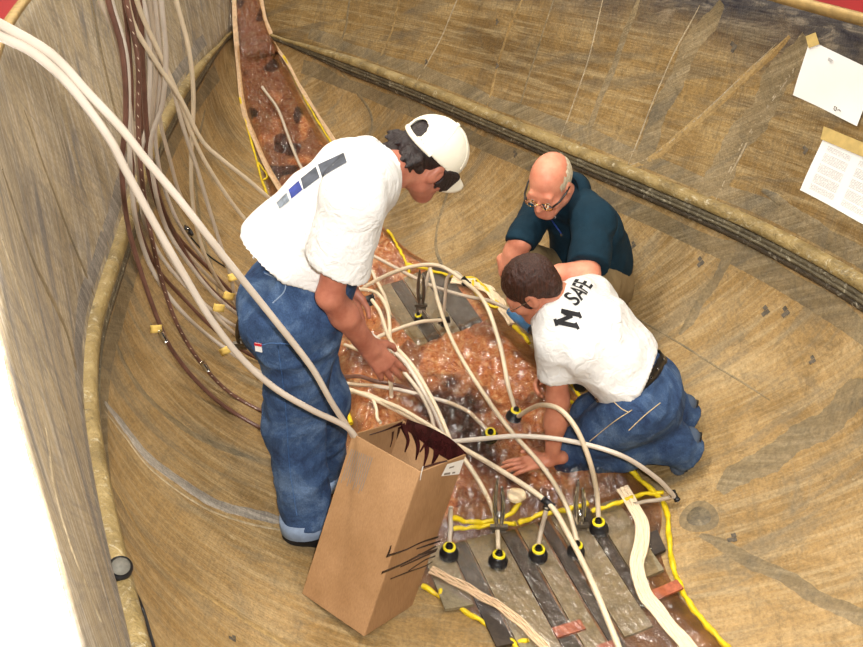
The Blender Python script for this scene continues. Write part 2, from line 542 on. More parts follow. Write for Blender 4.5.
def mesh_field(prims, h, B=8):
    lo, hi = bounds(prims)
    lo = lo - 2 * h
    nb = np.ceil((hi - lo + 2 * h) / (h * B)).astype(int)
    n = nb * B + 1
    D = np.full(n, 1.0, np.float32)
    # coarse pass at block centres
    ci = np.stack(np.meshgrid(*[np.arange(k) for k in nb], indexing='ij'), -1).reshape(-1, 3)
    cc = lo + (ci + 0.5) * (h * B)
    cd = field(prims, cc)
    near = np.abs(cd) < h * B * 1.25
    for b in ci[cd < -h * B * 1.25]:
        D[b[0]*B:b[0]*B+B+1, b[1]*B:b[1]*B+B+1, b[2]*B:b[2]*B+B+1] = -1.0
    off = np.stack(np.meshgrid(*[np.arange(B + 1)] * 3, indexing='ij'), -1).reshape(-1, 3)
    nbk = ci[near]
    for c0 in range(0, len(nbk), 400):
        bl = nbk[c0:c0 + 400]
        idx = (bl[:, None, :] * B + off[None]).reshape(-1, 3)
        D[idx[:, 0], idx[:, 1], idx[:, 2]] = field(prims, lo + idx * h)
    # surface nets
    sgn = D < 0
    cells = np.zeros(n - 1, np.uint8)
    for a in (0, 1):
        for b in (0, 1):
            for c in (0, 1):
                cells += sgn[a:n[0]-1+a, b:n[1]-1+b, c:n[2]-1+c]
    act = np.argwhere((cells > 0) & (cells < 8))
    ids = np.full(n - 1, -1, np.int32)
    ids[act[:, 0], act[:, 1], act[:, 2]] = np.arange(len(act))
    acc = np.zeros((len(act), 3)); cnt = np.zeros(len(act))
    corners = [(a, b, c) for a in (0, 1) for b in (0, 1) for c in (0, 1)]
    for i, ca in enumerate(corners):
        for cb in corners[i + 1:]:
            if sum(abs(x - y) for x, y in zip(ca, cb)) != 1: continue
            A = act + ca; Bc = act + cb
            da = D[A[:, 0], A[:, 1], A[:, 2]].astype(float); db = D[Bc[:, 0], Bc[:, 1], Bc[:, 2]].astype(float)
            m = (da < 0) != (db < 0)
            t = np.where(m, da / np.where(m, da - db, 1), 0)
            acc[m] += (np.array(ca) + t[:, None] * (np.array(cb) - np.array(ca)))[m]; cnt[m] += 1
    V = lo + (act + acc / cnt[:, None]) * h
    faces = []
    for ax in range(3):
        sl0 = [slice(None)] * 3; sl1 = [slice(None)] * 3
        sl0[ax] = slice(0, -1); sl1[ax] = slice(1, None)
        cr = np.argwhere(sgn[tuple(sl0)] != sgn[tuple(sl1)])
        u, w = (ax + 1) % 3, (ax + 2) % 3
        ok = (cr[:, u] > 0) & (cr[:, w] > 0) & (cr[:, u] < n[u] - 1) & (cr[:, w] < n[w] - 1)
        cr = cr[ok]
        inside = sgn[cr[:, 0], cr[:, 1], cr[:, 2]]
        q = []
        for du, dw in ((-1, -1), (0, -1), (0, 0), (-1, 0)):
            c = cr.copy(); c[:, u] += du; c[:, w] += dw
            q.append(ids[c[:, 0], c[:, 1], c[:, 2]])
        q = np.stack(q, 1)
        q[~inside] = q[~inside][:, ::-1]
        faces.append(q)
    return V, np.vstack(faces)

def vnormals(V, Fq):
    Fq = np.asarray(Fq)
    fn = np.cross(V[Fq[:, 2]] - V[Fq[:, 0]], V[Fq[:, 3]] - V[Fq[:, 1]])
    N = np.zeros_like(V)
    for k in range(4): np.add.at(N, Fq[:, k], fn)
    return N / (np.linalg.norm(N, axis=1)[:, None] + 1e-12)
_pn = np.random.default_rng(3).random((32, 32, 32))
def vnoise(P):
    """tileable value noise, vectorised, 0..1"""
    P = np.asarray(P, float)
    i = np.floor(P).astype(int); f = P - i; f = f * f * (3 - 2 * f)
    r = 0
    for a in (0, 1):
        for b in (0, 1):
            for c in (0, 1):
                w = (f[:, 0] if a else 1 - f[:, 0]) * (f[:, 1] if b else 1 - f[:, 1]) * (f[:, 2] if c else 1 - f[:, 2])
                r = r + w * _pn[(i[:, 0] + a) % 32, (i[:, 1] + b) % 32, (i[:, 2] + c) % 32]
    return r
def folds(V, Fq, amp, scale, stretch=None, seed=0.0):
    """cloth folds: ridged noise displacement along normals; stretch = direction the folds run along"""
    N = vnormals(V, Fq)
    Q = V.copy()
    if stretch is not None:
        d = unit(stretch)
        Q = Q - (Q @ d)[:, None] * d * 0.72
    n1 = vnoise(Q * scale + seed); n2 = vnoise(Q * scale * 2.1 + seed + 9.3)
    r = 1 - np.abs(2 * n1 - 1) * 1.0
    return V + N * (amp * (r - 0.6) + amp * 0.4 * (n2 - 0.5))[:, None]
def body_obj(name, prims, h, mat, parent, fold=None):
    V, Fq = mesh_field(prims, h)
    if fold: 
        for f in fold: V = folds(V, Fq, *f)
    o = obj(name, V, Fq, mat, parent)
    return o, V, Fq

def rotm(fwd, up):
    """columns: right, forward, up"""
    f = unit(fwd); r = unit(np.cross(f, up)); u = np.cross(r, f)
    return np.stack([r, f, u], 1)

def hand_prims(wrist, fwd, back, side, curl=(0.25, 0.3, 0.3, 0.35), spread=1.0, thumb=0.5, sc=1.0, splay=0.0):
    """side=+1 right hand, -1 left hand; back = direction the back of the hand faces"""
    R = rotm(fwd, back)
    w = np.asarray(wrist, float)
    L = lambda x, y, z: w + R @ (np.array([x * -side, y, z]) * sc)     # +x local = thumb side
    pr = []
    for x, y1 in ((.026, .088), (.009, .094), (-.009, .090), (-.026, .080)):
        pr.append(cap(L(x * .55, .005, 0), L(x, y1, 0), .0165 * sc, .0125 * sc, .012))
    pr.append(cap(L(.0, -.05, 0), L(0, .01, 0), .026 * sc, .023 * sc, .02))
    lens = ((.041, .026, .02), (.046, .03, .022), (.042, .027, .021), (.033, .021, .018))
    for i, x in enumerate((.029, .0095, -.010, -.029)):
        a = 0.0; y = (.088, .094, .090, .080)[i]
        p = np.array([x, y, 0.0]); sp = (x * 3.2) * spread
        for j, l in enumerate(lens[i]):
            a += curl[i] * (1.0, 1.25, .8)[j]
            d = np.array([math.sin(sp) * math.cos(a), math.cos(sp) * math.cos(a), -math.sin(a)])
            q = p + d * l
            pr.append(cap(L(*p), L(*q), (.0102, .009, .008)[j] * sc, (.009, .008, .0066)[j] * sc, .004))
            p = q
    t0 = np.array([.022, .018, -.006]); t1 = np.array([.045 + splay * .5, .05 - splay * .3, -.014 - .01 * thumb]); t2 = t1 + np.array([.012 + splay * .5, .032 - splay * .2, -.014 * thumb]); t3 = t2 + np.array([.0, .026, -.016 * thumb])
    pr += [cap(L(*t0), L(*t1), .017 * sc, .0125 * sc, .012), cap(L(*t1), L(*t2), .0115 * sc, .010 * sc, .004), cap(L(*t2), L(*t3), .010 * sc, .0078 * sc, .004)]
    return pr

def head_prims(c, R, neck, sc=1.0):
    g = lambda x, y, z: c + R @ (np.array([x, y, z]) * sc)
    E = lambda x, y, z, rx, ry, rz, k=.02: ell(g(x, y, z), np.array([rx, ry, rz]) * sc, R, k)
    pr = [E(0, -.018, .032, .076, .098, .085), E(0, .022, -.03, .062, .07, .085, .03), cap(g(-.012, .066, -.098), g(.012, .066, -.098), .024 * sc, .024 * sc, .03),
          cap(g(-.052, .0, -.07), g(-.014, .06, -.1), .022 * sc, .022 * sc, .03), cap(g(.052, .0, -.07), g(.014, .06, -.1), .022 * sc, .022 * sc, .03),
          cap(g(-.038, .078, .018), g(.038, .078, .018), .013 * sc, .013 * sc, .015),
          E(-.046, .058, -.028, .026, .026, .024), E(.046, .058, -.028, .026, .026, .024),
          cap(g(0, .086, .006), g(0, .108, -.036), .009 * sc, .0135 * sc, .012), cap(g(-.012, .096, -.04), g(.012, .096, -.04), .009 * sc, .009 * sc, .008)]
    for s in (-1, 1):
        pr.append(cut(ell(g(s * .032, .096, -.004), np.array([.017, .016, .011]) * sc, R)))
    pr += [E(-.032, .076, -.004, .014, .0125, .0125, .004), E(.032, .076, -.004, .014, .0125, .0125, .004),
           cap(g(-.02, .084, -.067), g(.02, .084, -.067), .008 * sc, .008 * sc, .006), cap(g(-.016, .084, -.078), g(.016, .084, -.078), .0085 * sc, .0085 * sc, .004)]
    for s in (-1, 1):
        pr += [cap(g(s * .043, .0835, .0045), g(s * .02, .0875, .0045), .0078 * sc, .0078 * sc, .004), cap(g(s * .043, .082, -.0145), g(s * .02, .086, -.0145), .0065 * sc, .0065 * sc, .004)]
    for s in (-1, 1):
        pr.append(ell(g(s * .079, -.008, -.008), np.array([.010, .021, .034]) * sc, R, .008))
        pr.append(cut(ell(g(s * .09, -.002, -.004), np.array([.008, .011, .02]) * sc, R)))
    pr.append(cap(g(0, -.03, -.05), neck, .056 * sc, .06 * sc, .04))
    return pr

def patch_from(V, Fq, mask, off):
    """copies the faces whose vertices all lie in mask, lifted off the surface"""
    N = vnormals(V, Fq)
    keep = mask[Fq].all(1)
    f = Fq[keep]
    u, inv = np.unique(f.ravel(), return_inverse=True)
    return V[u] + N[u] * off, inv.reshape(-1, 4)

# ------------------------------------------------------------------ cloth overlaps, patches and marks on the hull
def ribbon(pxs, width, mat, name, parent, off=.0016, n=40, nl=5):
    P = []
    for x, y in spline([(x, y, 0) for x, y in pxs], n)[:, :2]:
        q, nn = on_hull(x, y)
        if q is not None: P.append((q, nn))
    if len(P) < 4: return
    Q = np.array([p for p, _ in P]); Nn = np.array([m for _, m in P])
    T = np.gradient(Q, axis=0)
    V = []
    for i in range(len(Q)):
        lat = unit(np.cross(Nn[i], T[i]))
        e = min(i, len(Q) - 1 - i) / 5
        w = width * (1 + .07 * math.sin(i * 1.7) + .06 * math.sin(i * .6 + 1)) * (min(1, .35 + .65 * e))
        for j in range(nl):
            t = j / (nl - 1) - .5
            p, m = near_hull(Q[i] + lat * (t * w + width * .08 * math.sin(i * .43)), -.002 if j in (0, nl - 1) else off)
            V.append(p)
    V = np.array(V)
    s_, v_ = world_sv(V)
    uv = np.stack([s_, V[:, 2] if parent is not fl else v_], -1)
    return obj(name, V, grid_faces(len(Q), nl), mat, parent, uv=uv)
def strip_mat(name, a, b, c, sc=9):
    t = NT(name); ob = t.coord()
    col = t.ramp(t.noise(ob, sc, 6, .68, .6), [(.3, hexc(*a)), (.52, hexc(*b)), (.74, hexc(*c))])
    fine = t.noise(t.coord(scale=(1, 1, 1)), 70, 4, .7)
    col = t.mix(.45, col, t.ramp(fine, [(.3, .2), (.7, .82)]), 'OVERLAY')
    t.principled(col, .55, t.bump(fine, .35, .006))
    return t.m
M['strip_grey'] = hull_material('cloth_grey', [hexc(92, 80, 58), hexc(124, 106, 76), hexc(150, 130, 96)], [hexc(160, 144, 114), hexc(98, 88, 68), hexc(176, 160, 128), hexc(96, 90, 78)], .6, .9)
M['strip_tan'] = hull_material('cloth_tan', [hexc(118, 92, 52), hexc(148, 118, 70), hexc(172, 144, 94)], [hexc(182, 158, 112), hexc(120, 100, 68), hexc(196, 174, 132), hexc(124, 108, 80)], .9, .8)
M['strip_ash'] = hull_material('cloth_ash', [hexc(96, 90, 84), hexc(136, 128, 118), hexc(168, 158, 144)], [hexc(190, 180, 166), hexc(104, 98, 92), hexc(200, 190, 174), hexc(108, 104, 100)], 1.3, 1.1)
M['strip_pale'] = hull_material('cloth_pale', [hexc(134, 118, 92), hexc(160, 142, 112), hexc(182, 164, 134)], [hexc(194, 180, 154), hexc(128, 114, 94), hexc(204, 190, 166), hexc(134, 124, 108)], .3, .8)
M['patch'] = strip_mat('resin_patch', (70, 62, 48), (104, 92, 70), (140, 124, 94), 30)
for pts, w, m, par in (
    ([(806, 36), (775, 86), (735, 148), (700, 200)], .17, 'strip_grey', wr), ([(790, 36), (730, 92), (660, 152), (622, 172)], .05, 'strip_tan', wr),
    ([(722, 2), (690, 50), (655, 125), (636, 172)], .13, 'strip_grey', wr), ([(525, -8), (505, 40), (487, 108)], .025, 'strip_tan', wr),
    ([(640, -6), (612, 70), (580, 148)], .05, 'strip_grey', wr), ([(762, 190), (810, 222), (870, 262)], .05, 'strip_grey', wr),
    ([(816, 40), (782, 88), (744, 142), (716, 200)], .012, 'strip_pale', wr), ([(776, 44), (726, 92), (655, 154), (616, 170)], .010, 'strip_pale', wr),
    ([(800, 60), (764, 112), (730, 175)], .012, 'strip_pale', wr), ([(700, 5), (668, 66), (628, 165)], .010, 'strip_pale', wr), ([(604, -6), (588, 60), (560, 140)], .010, 'strip_pale', wr),
    ([(460, -8), (440, 40), (415, 84)], .014, 'strip_pale', wr), ([(556, -8), (534, 60), (515, 120)], .016, 'strip_grey', wr), ([(350, -6), (345, 30), (335, 55)], .03, 'strip_grey', wr), ([(400, -8), (392, 30), (376, 66)], .025, 'strip_tan', wr),
    ([(104, 402), (122, 425), (152, 460), (200, 495), (250, 514), (300, 524)], .075, 'strip_ash', fl), ([(104, 410), (122, 433), (152, 470), (200, 505), (250, 524), (300, 533)], .014, 'strip_pale', fl), ([(110, 330), (128, 370), (160, 410), (215, 445), (260, 460)], .05, 'strip_grey', fl),
    ([(720, 492), (755, 465), (800, 440), (880, 378)], .15, 'strip_grey', fl), ([(600, 300), (640, 320), (690, 350), (770, 400)], .012, 'strip_grey', fl),
    ([(745, 235), (715, 280), (680, 335)], .06, 'strip_grey', fl), ([(500, 100), (470, 140), (445, 200), (436, 250), (455, 285)], .025, 'strip_grey', fl),
    ([(340, 70), (372, 120), (356, 165)], .03, 'strip_grey', fl), ([(110, 480), (160, 560), (230, 610), (310, 660)], .03, 'strip_tan', fl),
    ([(700, 535), (760, 565), (880, 630)], .07, 'strip_grey', fl), ([(205, 110), (195, 160), (200, 220), (220, 300)], .035, 'strip_grey', fl),
    ([(2, 170), (35, 265), (66, 330), (84, 410)], .05, 'strip_grey', wl), ([(58, 40), (70, 140), (110, 250)], .05, 'strip_pale', wl),
    ([(2, 240), (40, 350), (80, 450)], .035, 'strip_pale', wl), ([(24, 110), (62, 215), (96, 300)], .03, 'strip_grey', wl),
    ([(46, 430), (62, 520), (100, 620)], .03, 'strip_pale', wl), ([(90, -5), (110, 90), (132, 170)], .04, 'strip_grey', wl)):
    ribbon(pts, w, M[m], 'cloth_strip', par)
# cloth run along both flanks of the strakes
def flank(side, z0, z1, mat, par, s0=-.2, s1=6.6, on_wall=True):
    V, U = [], []
    n = 120
    for s in np.linspace(s0, s1, n):
        for j, t_ in enumerate(np.linspace(0, 1, 4)):
            w = (z1 - z0) * (1 + .10 * math.sin(s * 5) + .06 * math.sin(s * 13))
            z = z0 + w * t_
            if on_wall:
                b0, b1 = float(bs_f(s)), float(bg_f(s)); h = (z - Z_STR) / (Z_GUN - Z_STR)
                v = b0 + (b1 - b0) * h + (.035 * math.sin(math.pi * h) * min(1, b1 * 3) if side > 0 else 0)
            else:
                b0 = float(bs_f(s)); zk = float(zk_f(s)); f = min(1, max(0, (z - zk) / (Z_STR - zk))); v = b0 * math.sqrt(max(0, 1 - (1 - f) ** 2))
            p = SV(s, side * v, z); V.append(near_hull(p, -.002 if j in (0, 3) else .0016)[0]); U.append((s, z))
    obj('cloth_strip', np.array(V), grid_faces(n, 4), M[mat], par, uv=np.array(U))
flank(-1, .90, 1.00, 'strip_ash', wl); flank(-1, .66, .79, 'strip_grey', fl, on_wall=False)
flank(1, .89, .99, 'strip_grey', wr); flank(1, .66, .78, 'strip_grey', fl, on_wall=False)
def hull_disc(px, py, r, mat, name, parent, n=24, rings=3, off=.004):
    c, nn = on_hull(px, py)
    u = unit(np.cross(nn, (0, 1, 0))); w = np.cross(nn, u)
    V = [near_hull(c, off)[0]]; Fc = []
    for k in range(1, rings + 1):
        for a in np.linspace(0, 2 * math.pi, n, endpoint=False):
            rr = r * k / rings * (1 + .06 * math.sin(3 * a + 1))
            V.append(near_hull(c + rr * (math.cos(a) * u + math.sin(a) * w), off if k < rings else -.001)[0])
    for a in range(n): Fc.append((0, 1 + a, 1 + (a + 1) % n))
    for k in range(rings - 1):
        for a in range(n): Fc.append((1 + k * n + a, 1 + (k + 1) * n + a, 1 + (k + 1) * n + (a + 1) % n, 1 + k * n + (a + 1) % n))
    return obj(name, V, Fc, mat, parent)
hull_disc(699, 517, .075, M['strip_grey'], 'round_patch', fl, off=.003)
hull_disc(699, 517, .052, M['patch'], 'round_patch', fl, off=.006)
M['mark'] = simple('ink_mark', (98, 88, 74), .8, .3, 60)
for x, y, r in ((765, 311, .018), (785, 312, .018), (812, 360, .014), (732, 538, .016), (733, 47, .018), (497, 22, .013), (497, 66, .013), (515, 154, .016), (805, 150, .013), (633, 245, .014), (232, 638, .012), (426, 62, .014), (700, 262, .018)):
    par = wr if y < 200 and x > 400 else fl
    c, nn = on_hull(x, y)
    u = unit(np.cross(nn, (0, 1, .2))); w = np.cross(nn, u)
    mb = MB()
    for a, b in ((-.5, -.5), (.55, .4), (-.4, .6)):
        k = c + r * (a * u + b * w)
        mb.add([near_hull(k + r * .5 * (i * u + j * w), .002)[0] for i, j in ((-1, -1), (1, -1), (1, 1), (-1, 1))], [(0, 1, 2, 3)])
    mb.build('ink_mark', M['mark'], par, smooth=False)

# ------------------------------------------------------------------ the bagged laminate along the keel
Rf = herm([1.4, 1.87, 2.12, 2.32, 2.44, 2.6, 3.1, 3.6, 4.2, 4.62, 4.9, 5.7, 6.2, 6.5, 6.8, 7.1], [.47, .44, .43, .49, .57, .59, .61, .59, .57, .43, .38, .33, .27, .24, .21, .15])
Lf = herm([1.4, 2.11, 2.28, 2.41, 2.6, 3.0, 3.4, 3.7, 4.2, 5.0, 5.67, 6.1, 6.6, 7.1], [.12, -.14, -.24, -.35, -.40, -.42, -.38, -.33, -.28, -.22, -.17, -.16, -.16, -.10])
rowsL, rowsR, rowsS = [], [], []
for s in np.linspace(1.45, 7.0, 470):
    l, r = float(Lf(s)), float(Rf(s))
    rowsL.append(l); rowsR.append(r); rowsS.append(s)
NU = 130
uu = np.linspace(0, 1, NU)
def smooth01(x): x = np.clip(x, 0, 1); return x * x * (3 - 2 * x)
def bag_rows(film):
    V = []
    for s, l, r in zip(rowsS, rowsL, rowsR):
        v = l + (r - l) * uu
        zf = floor_z(s, v)
        zc = zf[0] + (zf[-1] - zf[0]) * uu
        z = zf + np.maximum(0, zc - zf) * (.55 if s > 4.8 else .30)
        V.append(SV(s, v, z))
    V = np.array(V)
    # stem: a flat packed strip running up the inside of the bow
    top = []
    for a, b in (((236, 52), (280, 52)), ((234, 34), (271, 34)), ((233, 14), (265, 14)), ((232, -8), (261, -8)), ((231, -30), (258, -30))):
        A0, _ = on_hull(*a); B0, _ = on_hull(*b)
        top.append(A0[None] + (B0 - A0)[None] * uu[:, None] + np.array([0.1, -.2, .0])[None] * (.16 * np.sin(np.pi * uu)[:, None]))
    last = V[-1]
    allr = np.array([V[-24], last] + top)
    m = []
    for j in range(NU): m.append(spline(allr[1:, j], 80))
    ext = np.array(m).transpose(1, 0, 2)[1:]
    V = np.concatenate([V, ext], 0)
    return V
BV0 = bag_rows(False)
nr = len(BV0)
gS = np.gradient(BV0, axis=0); gU = np.gradient(BV0, axis=1)
BN = np.cross(gU, gS); BN /= np.linalg.norm(BN, axis=2)[..., None] + 1e-9
BN[BN[..., 2].mean(1) < -.2] *= -1
flipm = (BN @ np.array([0, -.6, .8])) < 0
BN[flipm] *= -1
sG = np.concatenate([np.array(rowsS), 7.0 + np.arange(1, nr - len(rowsS) + 1) * .02])[:, None] * np.ones(NU)[None]
uG = np.ones(nr)[:, None] * uu[None]
vG = np.array([float(Lf(s)) for s in np.clip(sG[:, 0], 1.45, 7.1)])[:, None] * (1 - uG) + np.array([float(Rf(s)) for s in np.clip(sG[:, 0], 1.45, 7.1)])[:, None] * uG
edge = smooth01(np.minimum(uG, 1 - uG) / .13)
def plate_mask():
    m = smooth01((2.66 - sG) / .10)                                                    # the aft panels
    up = smooth01((sG - 3.78) / .08) * smooth01((4.50 - sG) / .08) * smooth01((vG - .10) / .05) * smooth01((.58 - vG) / .05)
    return np.maximum(m, up)
PM = plate_mask()
flat = BV0.reshape(-1, 3)
def ridged(P, sc, seed): return 1 - np.abs(2 * vnoise(P * sc + seed) - 1)
warp = np.stack([vnoise(flat * 9 + 60), vnoise(flat * 9 + 70), vnoise(flat * 9 + 80)], 1) * .09
flatw = flat + warp
lump = (vnoise(flat * 7 + 2) * .42 + ridged(flatw, 12, 5) * .34 + ridged(flatw, 25, 8) * .24 + ridged(flatw, 50, 3) * .13).reshape(nr, NU)
bow = smooth01((sG - 5.0) / .8)
hgt = edge * (.010 + (1 - PM) * (.085 * (1 - .55 * bow) * lump + .012))
crk = (ridged(flatw, 30, 11) * .55 + ridged(flatw, 62, 17) * .40 + ridged(flatw, 16, 1) * .4).reshape(nr, NU) + .55 * rng.random((nr, NU))
matV = BV0 + BN * hgt[..., None]
filmV = BV0 + BN * (hgt + (.006 + PM * edge * .016 + edge * .028 * crk * (1 - .70 * PM)))[..., None] + BN * (1 - edge)[..., None] * .003

t = NT('copper_mat')
ob = t.coord()
n1 = t.noise(ob, 24, 8, .72, 1.4)
col = t.ramp(n1, [(.30, hexc(112, 52, 28)), (.42, hexc(204, 116, 68)), (.54, hexc(232, 162, 110)), (.66, hexc(252, 222, 180))])
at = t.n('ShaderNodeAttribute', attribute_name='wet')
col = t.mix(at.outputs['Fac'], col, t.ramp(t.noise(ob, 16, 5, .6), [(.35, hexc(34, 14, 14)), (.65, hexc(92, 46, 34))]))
at2 = t.n('ShaderNodeAttribute', attribute_name='plain')
col = t.mix(at2.outputs['Fac'], col, t.ramp(t.noise(ob, 10, 5, .65), [(.3, hexc(92, 60, 34)), (.5, hexc(140, 94, 54)), (.7, hexc(186, 134, 88))]))
t.principled(col, .5, t.bump(t.noise(ob, 60, 6, .75, 1.0), 1.0, .02), Specular_IOR_Level=.4)
M['mat'] = t.m
t = NT('vacuum_film')
ob = t.coord()
cr = t.math('ADD', t.noise(ob, 38, 5, .7, 1.5), t.math('MULTIPLY', t.noise(ob, 110, 3, .6, .6), .4))
nm = t.bump(cr, .5, .006)
gl = t.n('ShaderNodeBsdfGlossy'); gl.inputs['Roughness'].default_value = .16; t.l(nm, gl.inputs['Normal'])
tr = t.n('ShaderNodeBsdfTransparent'); tr.inputs[0].default_value = (.96, .90, .81, 1)
fr = t.n('ShaderNodeFresnel'); fr.inputs[0].default_value = 1.5; t.l(nm, fr.inputs['Normal'])
mx = t.n('ShaderNodeMixShader')
mx.inputs[0].default_value = .13; t.l(tr.outputs[0], mx.inputs[1]); t.l(gl.outputs[0], mx.inputs[2]); t.l(mx.outputs[0], t.out.inputs[0])
M['film'] = t.m

bag = thing('bagged_laminate', SV(3.2, .05, 0.0), 'long copper-coloured laminate sealed under crinkled clear film along the keel', 'laminate')
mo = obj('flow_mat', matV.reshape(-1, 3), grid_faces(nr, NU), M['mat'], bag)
def blob(s, v, rs, rv): return np.exp(-(((sG - s) / rs) ** 2 + ((vG - v) / rv) ** 2) * 1.2)
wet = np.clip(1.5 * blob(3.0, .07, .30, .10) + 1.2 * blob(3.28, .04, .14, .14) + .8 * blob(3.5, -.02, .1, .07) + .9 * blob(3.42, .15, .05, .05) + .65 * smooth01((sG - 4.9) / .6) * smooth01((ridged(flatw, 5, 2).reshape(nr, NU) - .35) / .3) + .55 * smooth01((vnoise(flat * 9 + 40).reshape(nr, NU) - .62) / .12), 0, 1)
plain = np.clip(smooth01((2.70 - sG) / .08) + smooth01((.10 - np.minimum(uG, 1 - uG)) / .04) * .8, 0, 1)
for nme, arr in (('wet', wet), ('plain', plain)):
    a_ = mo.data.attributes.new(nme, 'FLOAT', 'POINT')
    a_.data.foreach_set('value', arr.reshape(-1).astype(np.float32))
filmV = filmV[::2, ::2]
nr2, NU2 = filmV.shape[:2]
ff = np.array(grid_faces(nr2, NU2))
ff = np.concatenate([ff[:, [0, 1, 2]], ff[:, [0, 2, 3]]])
film = obj('clear_film', filmV.reshape(-1, 3), ff, M['film'], bag, smooth=False)
film['label'] = 'clear crinkled plastic film'
BAG = BVHTree.FromPolygons([tuple(v) for v in filmV.reshape(-1, 3)], grid_faces(nr2, NU2))
def on_surf(px, py, off=0.0):
    d = Vector(ray(px, py)).normalized()
    p, n, i, dist = BAG.ray_cast(Vector(EYE), d)
    q, m = on_hull(px, py)
    if p is not None and (q is None or dist < np.linalg.norm(q - EYE) + .02):
        n = n if n.dot(d) < 0 else -n
        return np.array(p) + np.array([0, 0, 1.0]) * off, np.array(n)
    return q + m * off, m
# foam core panels lying under the film
def bag_plate(s0, s1, v0, v1, mat, name, skew=0.0, lift=.012, thick=.012, label=None):
    nS, nV = 10, 4
    top = []
    for a in np.linspace(0, 1, nS):
        for b in np.linspace(0, 1, nV):
            s = s0 + (s1 - s0) * a; v = v0 + (v1 - v0) * b + skew * a
            zf = floor_z(s, v); lw, rw = floor_z(s, float(Lf(s))), floor_z(s, float(Rf(s)))
            u_ = (v - float(Lf(s))) / (float(Rf(s)) - float(Lf(s)))
            z = zf + max(0, lw + (rw - lw) * u_ - zf) * .30
            top.append(SV(s, v, z + lift))
    V = np.array(top + [p - np.array([0, 0, thick]) for p in top])
    n = nS * nV
    Fc = grid_faces(nS, nV, flip=True) + [tuple(i + n for i in f) for f in grid_faces(nS, nV)]
    ring = [i * nV for i in range(nS)] + [(nS - 1) * nV + j for j in range(1, nV)] + [i * nV + nV - 1 for i in range(nS - 2, -1, -1)] + [j for j in range(nV - 2, 0, -1)]
    Fc += [(ring[k], ring[(k + 1) % len(ring)], ring[(k + 1) % len(ring)] + n, ring[k] + n) for k in range(len(ring))]
    o = obj(name, V, Fc, mat, bag, smooth=False)
    return o
M['foam'] = strip_mat('core_panel', (104, 94, 72), (128, 116, 90), (146, 134, 108), 14)
M['foam_dark'] = strip_mat('core_dark', (34, 26, 20), (50, 40, 32), (70, 58, 46), 14)
M['foam_red'] = strip_mat('core_red', (130, 64, 40), (160, 84, 54), (184, 104, 72), 14)
for s0, s1, v0, v1, m, lift in ((2.64, 2.30, -.30, -.20, 'foam', .020), (2.66, 2.12, -.195, -.135, 'foam_dark', .017), (2.68, 1.98, -.13, -.005, 'foam', .020), (2.66, 1.9, .0, .055, 'foam_dark', .017),
                                (2.62, 1.95, .065, .135, 'foam', .018), (2.62, 1.9, .145, .185, 'foam_dark', .017), (2.64, 2.02, .20, .30, 'foam', .020), (2.60, 2.1, .305, .345, 'foam_dark', .017),
                                (2.56, 2.20, .35, .45, 'foam', .020), (2.36, 2.27, .455, .50, 'foam_dark', .020),
                                (4.45, 3.84, .12, .22, 'foam', .022), (4.46, 3.86, .225, .29, 'foam_dark', .019), (4.44, 3.84, .295, .385, 'foam', .022), (4.42, 3.84, .39, .50, 'foam_dark', .020)):
    bag_plate(s0, s1, v0, v1, M[m], 'core_panel', skew=-.02, lift=lift)
for s0, s1, v0, v1 in ((2.13, 2.09, -.02, .08), (2.02, 1.98, .08, .15), (2.14, 2.10, .30, .44)):
    bag_plate(s0, s1, v0, v1, M['foam_red'], 'cross_strip', lift=.026, thick=.008)
# pale roving bundles laid along the edges
M['roving'] = simple('pale_roving', (236, 214, 182), .6, .06, 40, .3, 200)
M['roving_dim'] = simple('dim_roving', (214, 182, 146), .6, .1, 40, .3, 200)
def roving(pxs, w, off, n=60, strands=7, z0=.012, mat='roving'):
    P = []
    for x, y in spline([(x, y, 0) for x, y in pxs], n)[:, :2]:
        q, nn = on_surf(x, y); P.append(q + nn * off)
    P = np.array(P); T = np.gradient(P, axis=0)
    mb = MB()
    for k in range(strands):
        f = (k / (strands - 1) - .5) if strands > 1 else 0
        Q = []
        for i in range(len(P)):
            lat = unit(np.cross(T[i], (0, -.3, 1)))
            Q.append(P[i] + lat * f * w + np.array([0, 0, .003 * math.sin(i * .5 + k * 2)]) + lat * .0012 * math.sin(i * .31 + k * 1.3))
        mb.tube(np.array(Q), w / strands * .95, 6)
    return mb.build('edge_roving', M[mat], bag)
roving([(622, 488), (632, 505), (641, 522), (641, 545), (637, 565), (643, 590), (660, 614), (694, 655)], .040, .004)
roving([(431, 570), (455, 582), (490, 601), (520, 622), (552, 655)], .024, .004, mat='roving_dim')
roving([(452, 280), (478, 285), (492, 293), (506, 312), (514, 324)], .045, .004)
roving([(234, -15), (235, 20), (238, 60), (244, 110), (256, 142), (270, 172), (285, 197)], .024, .001, strands=4, mat='roving_dim')
roving([(259, -15), (265, 20), (276, 44), (290, 66), (304, 92), (318, 114), (334, 140), (346, 160)], .024, .001, strands=4, mat='roving_dim')

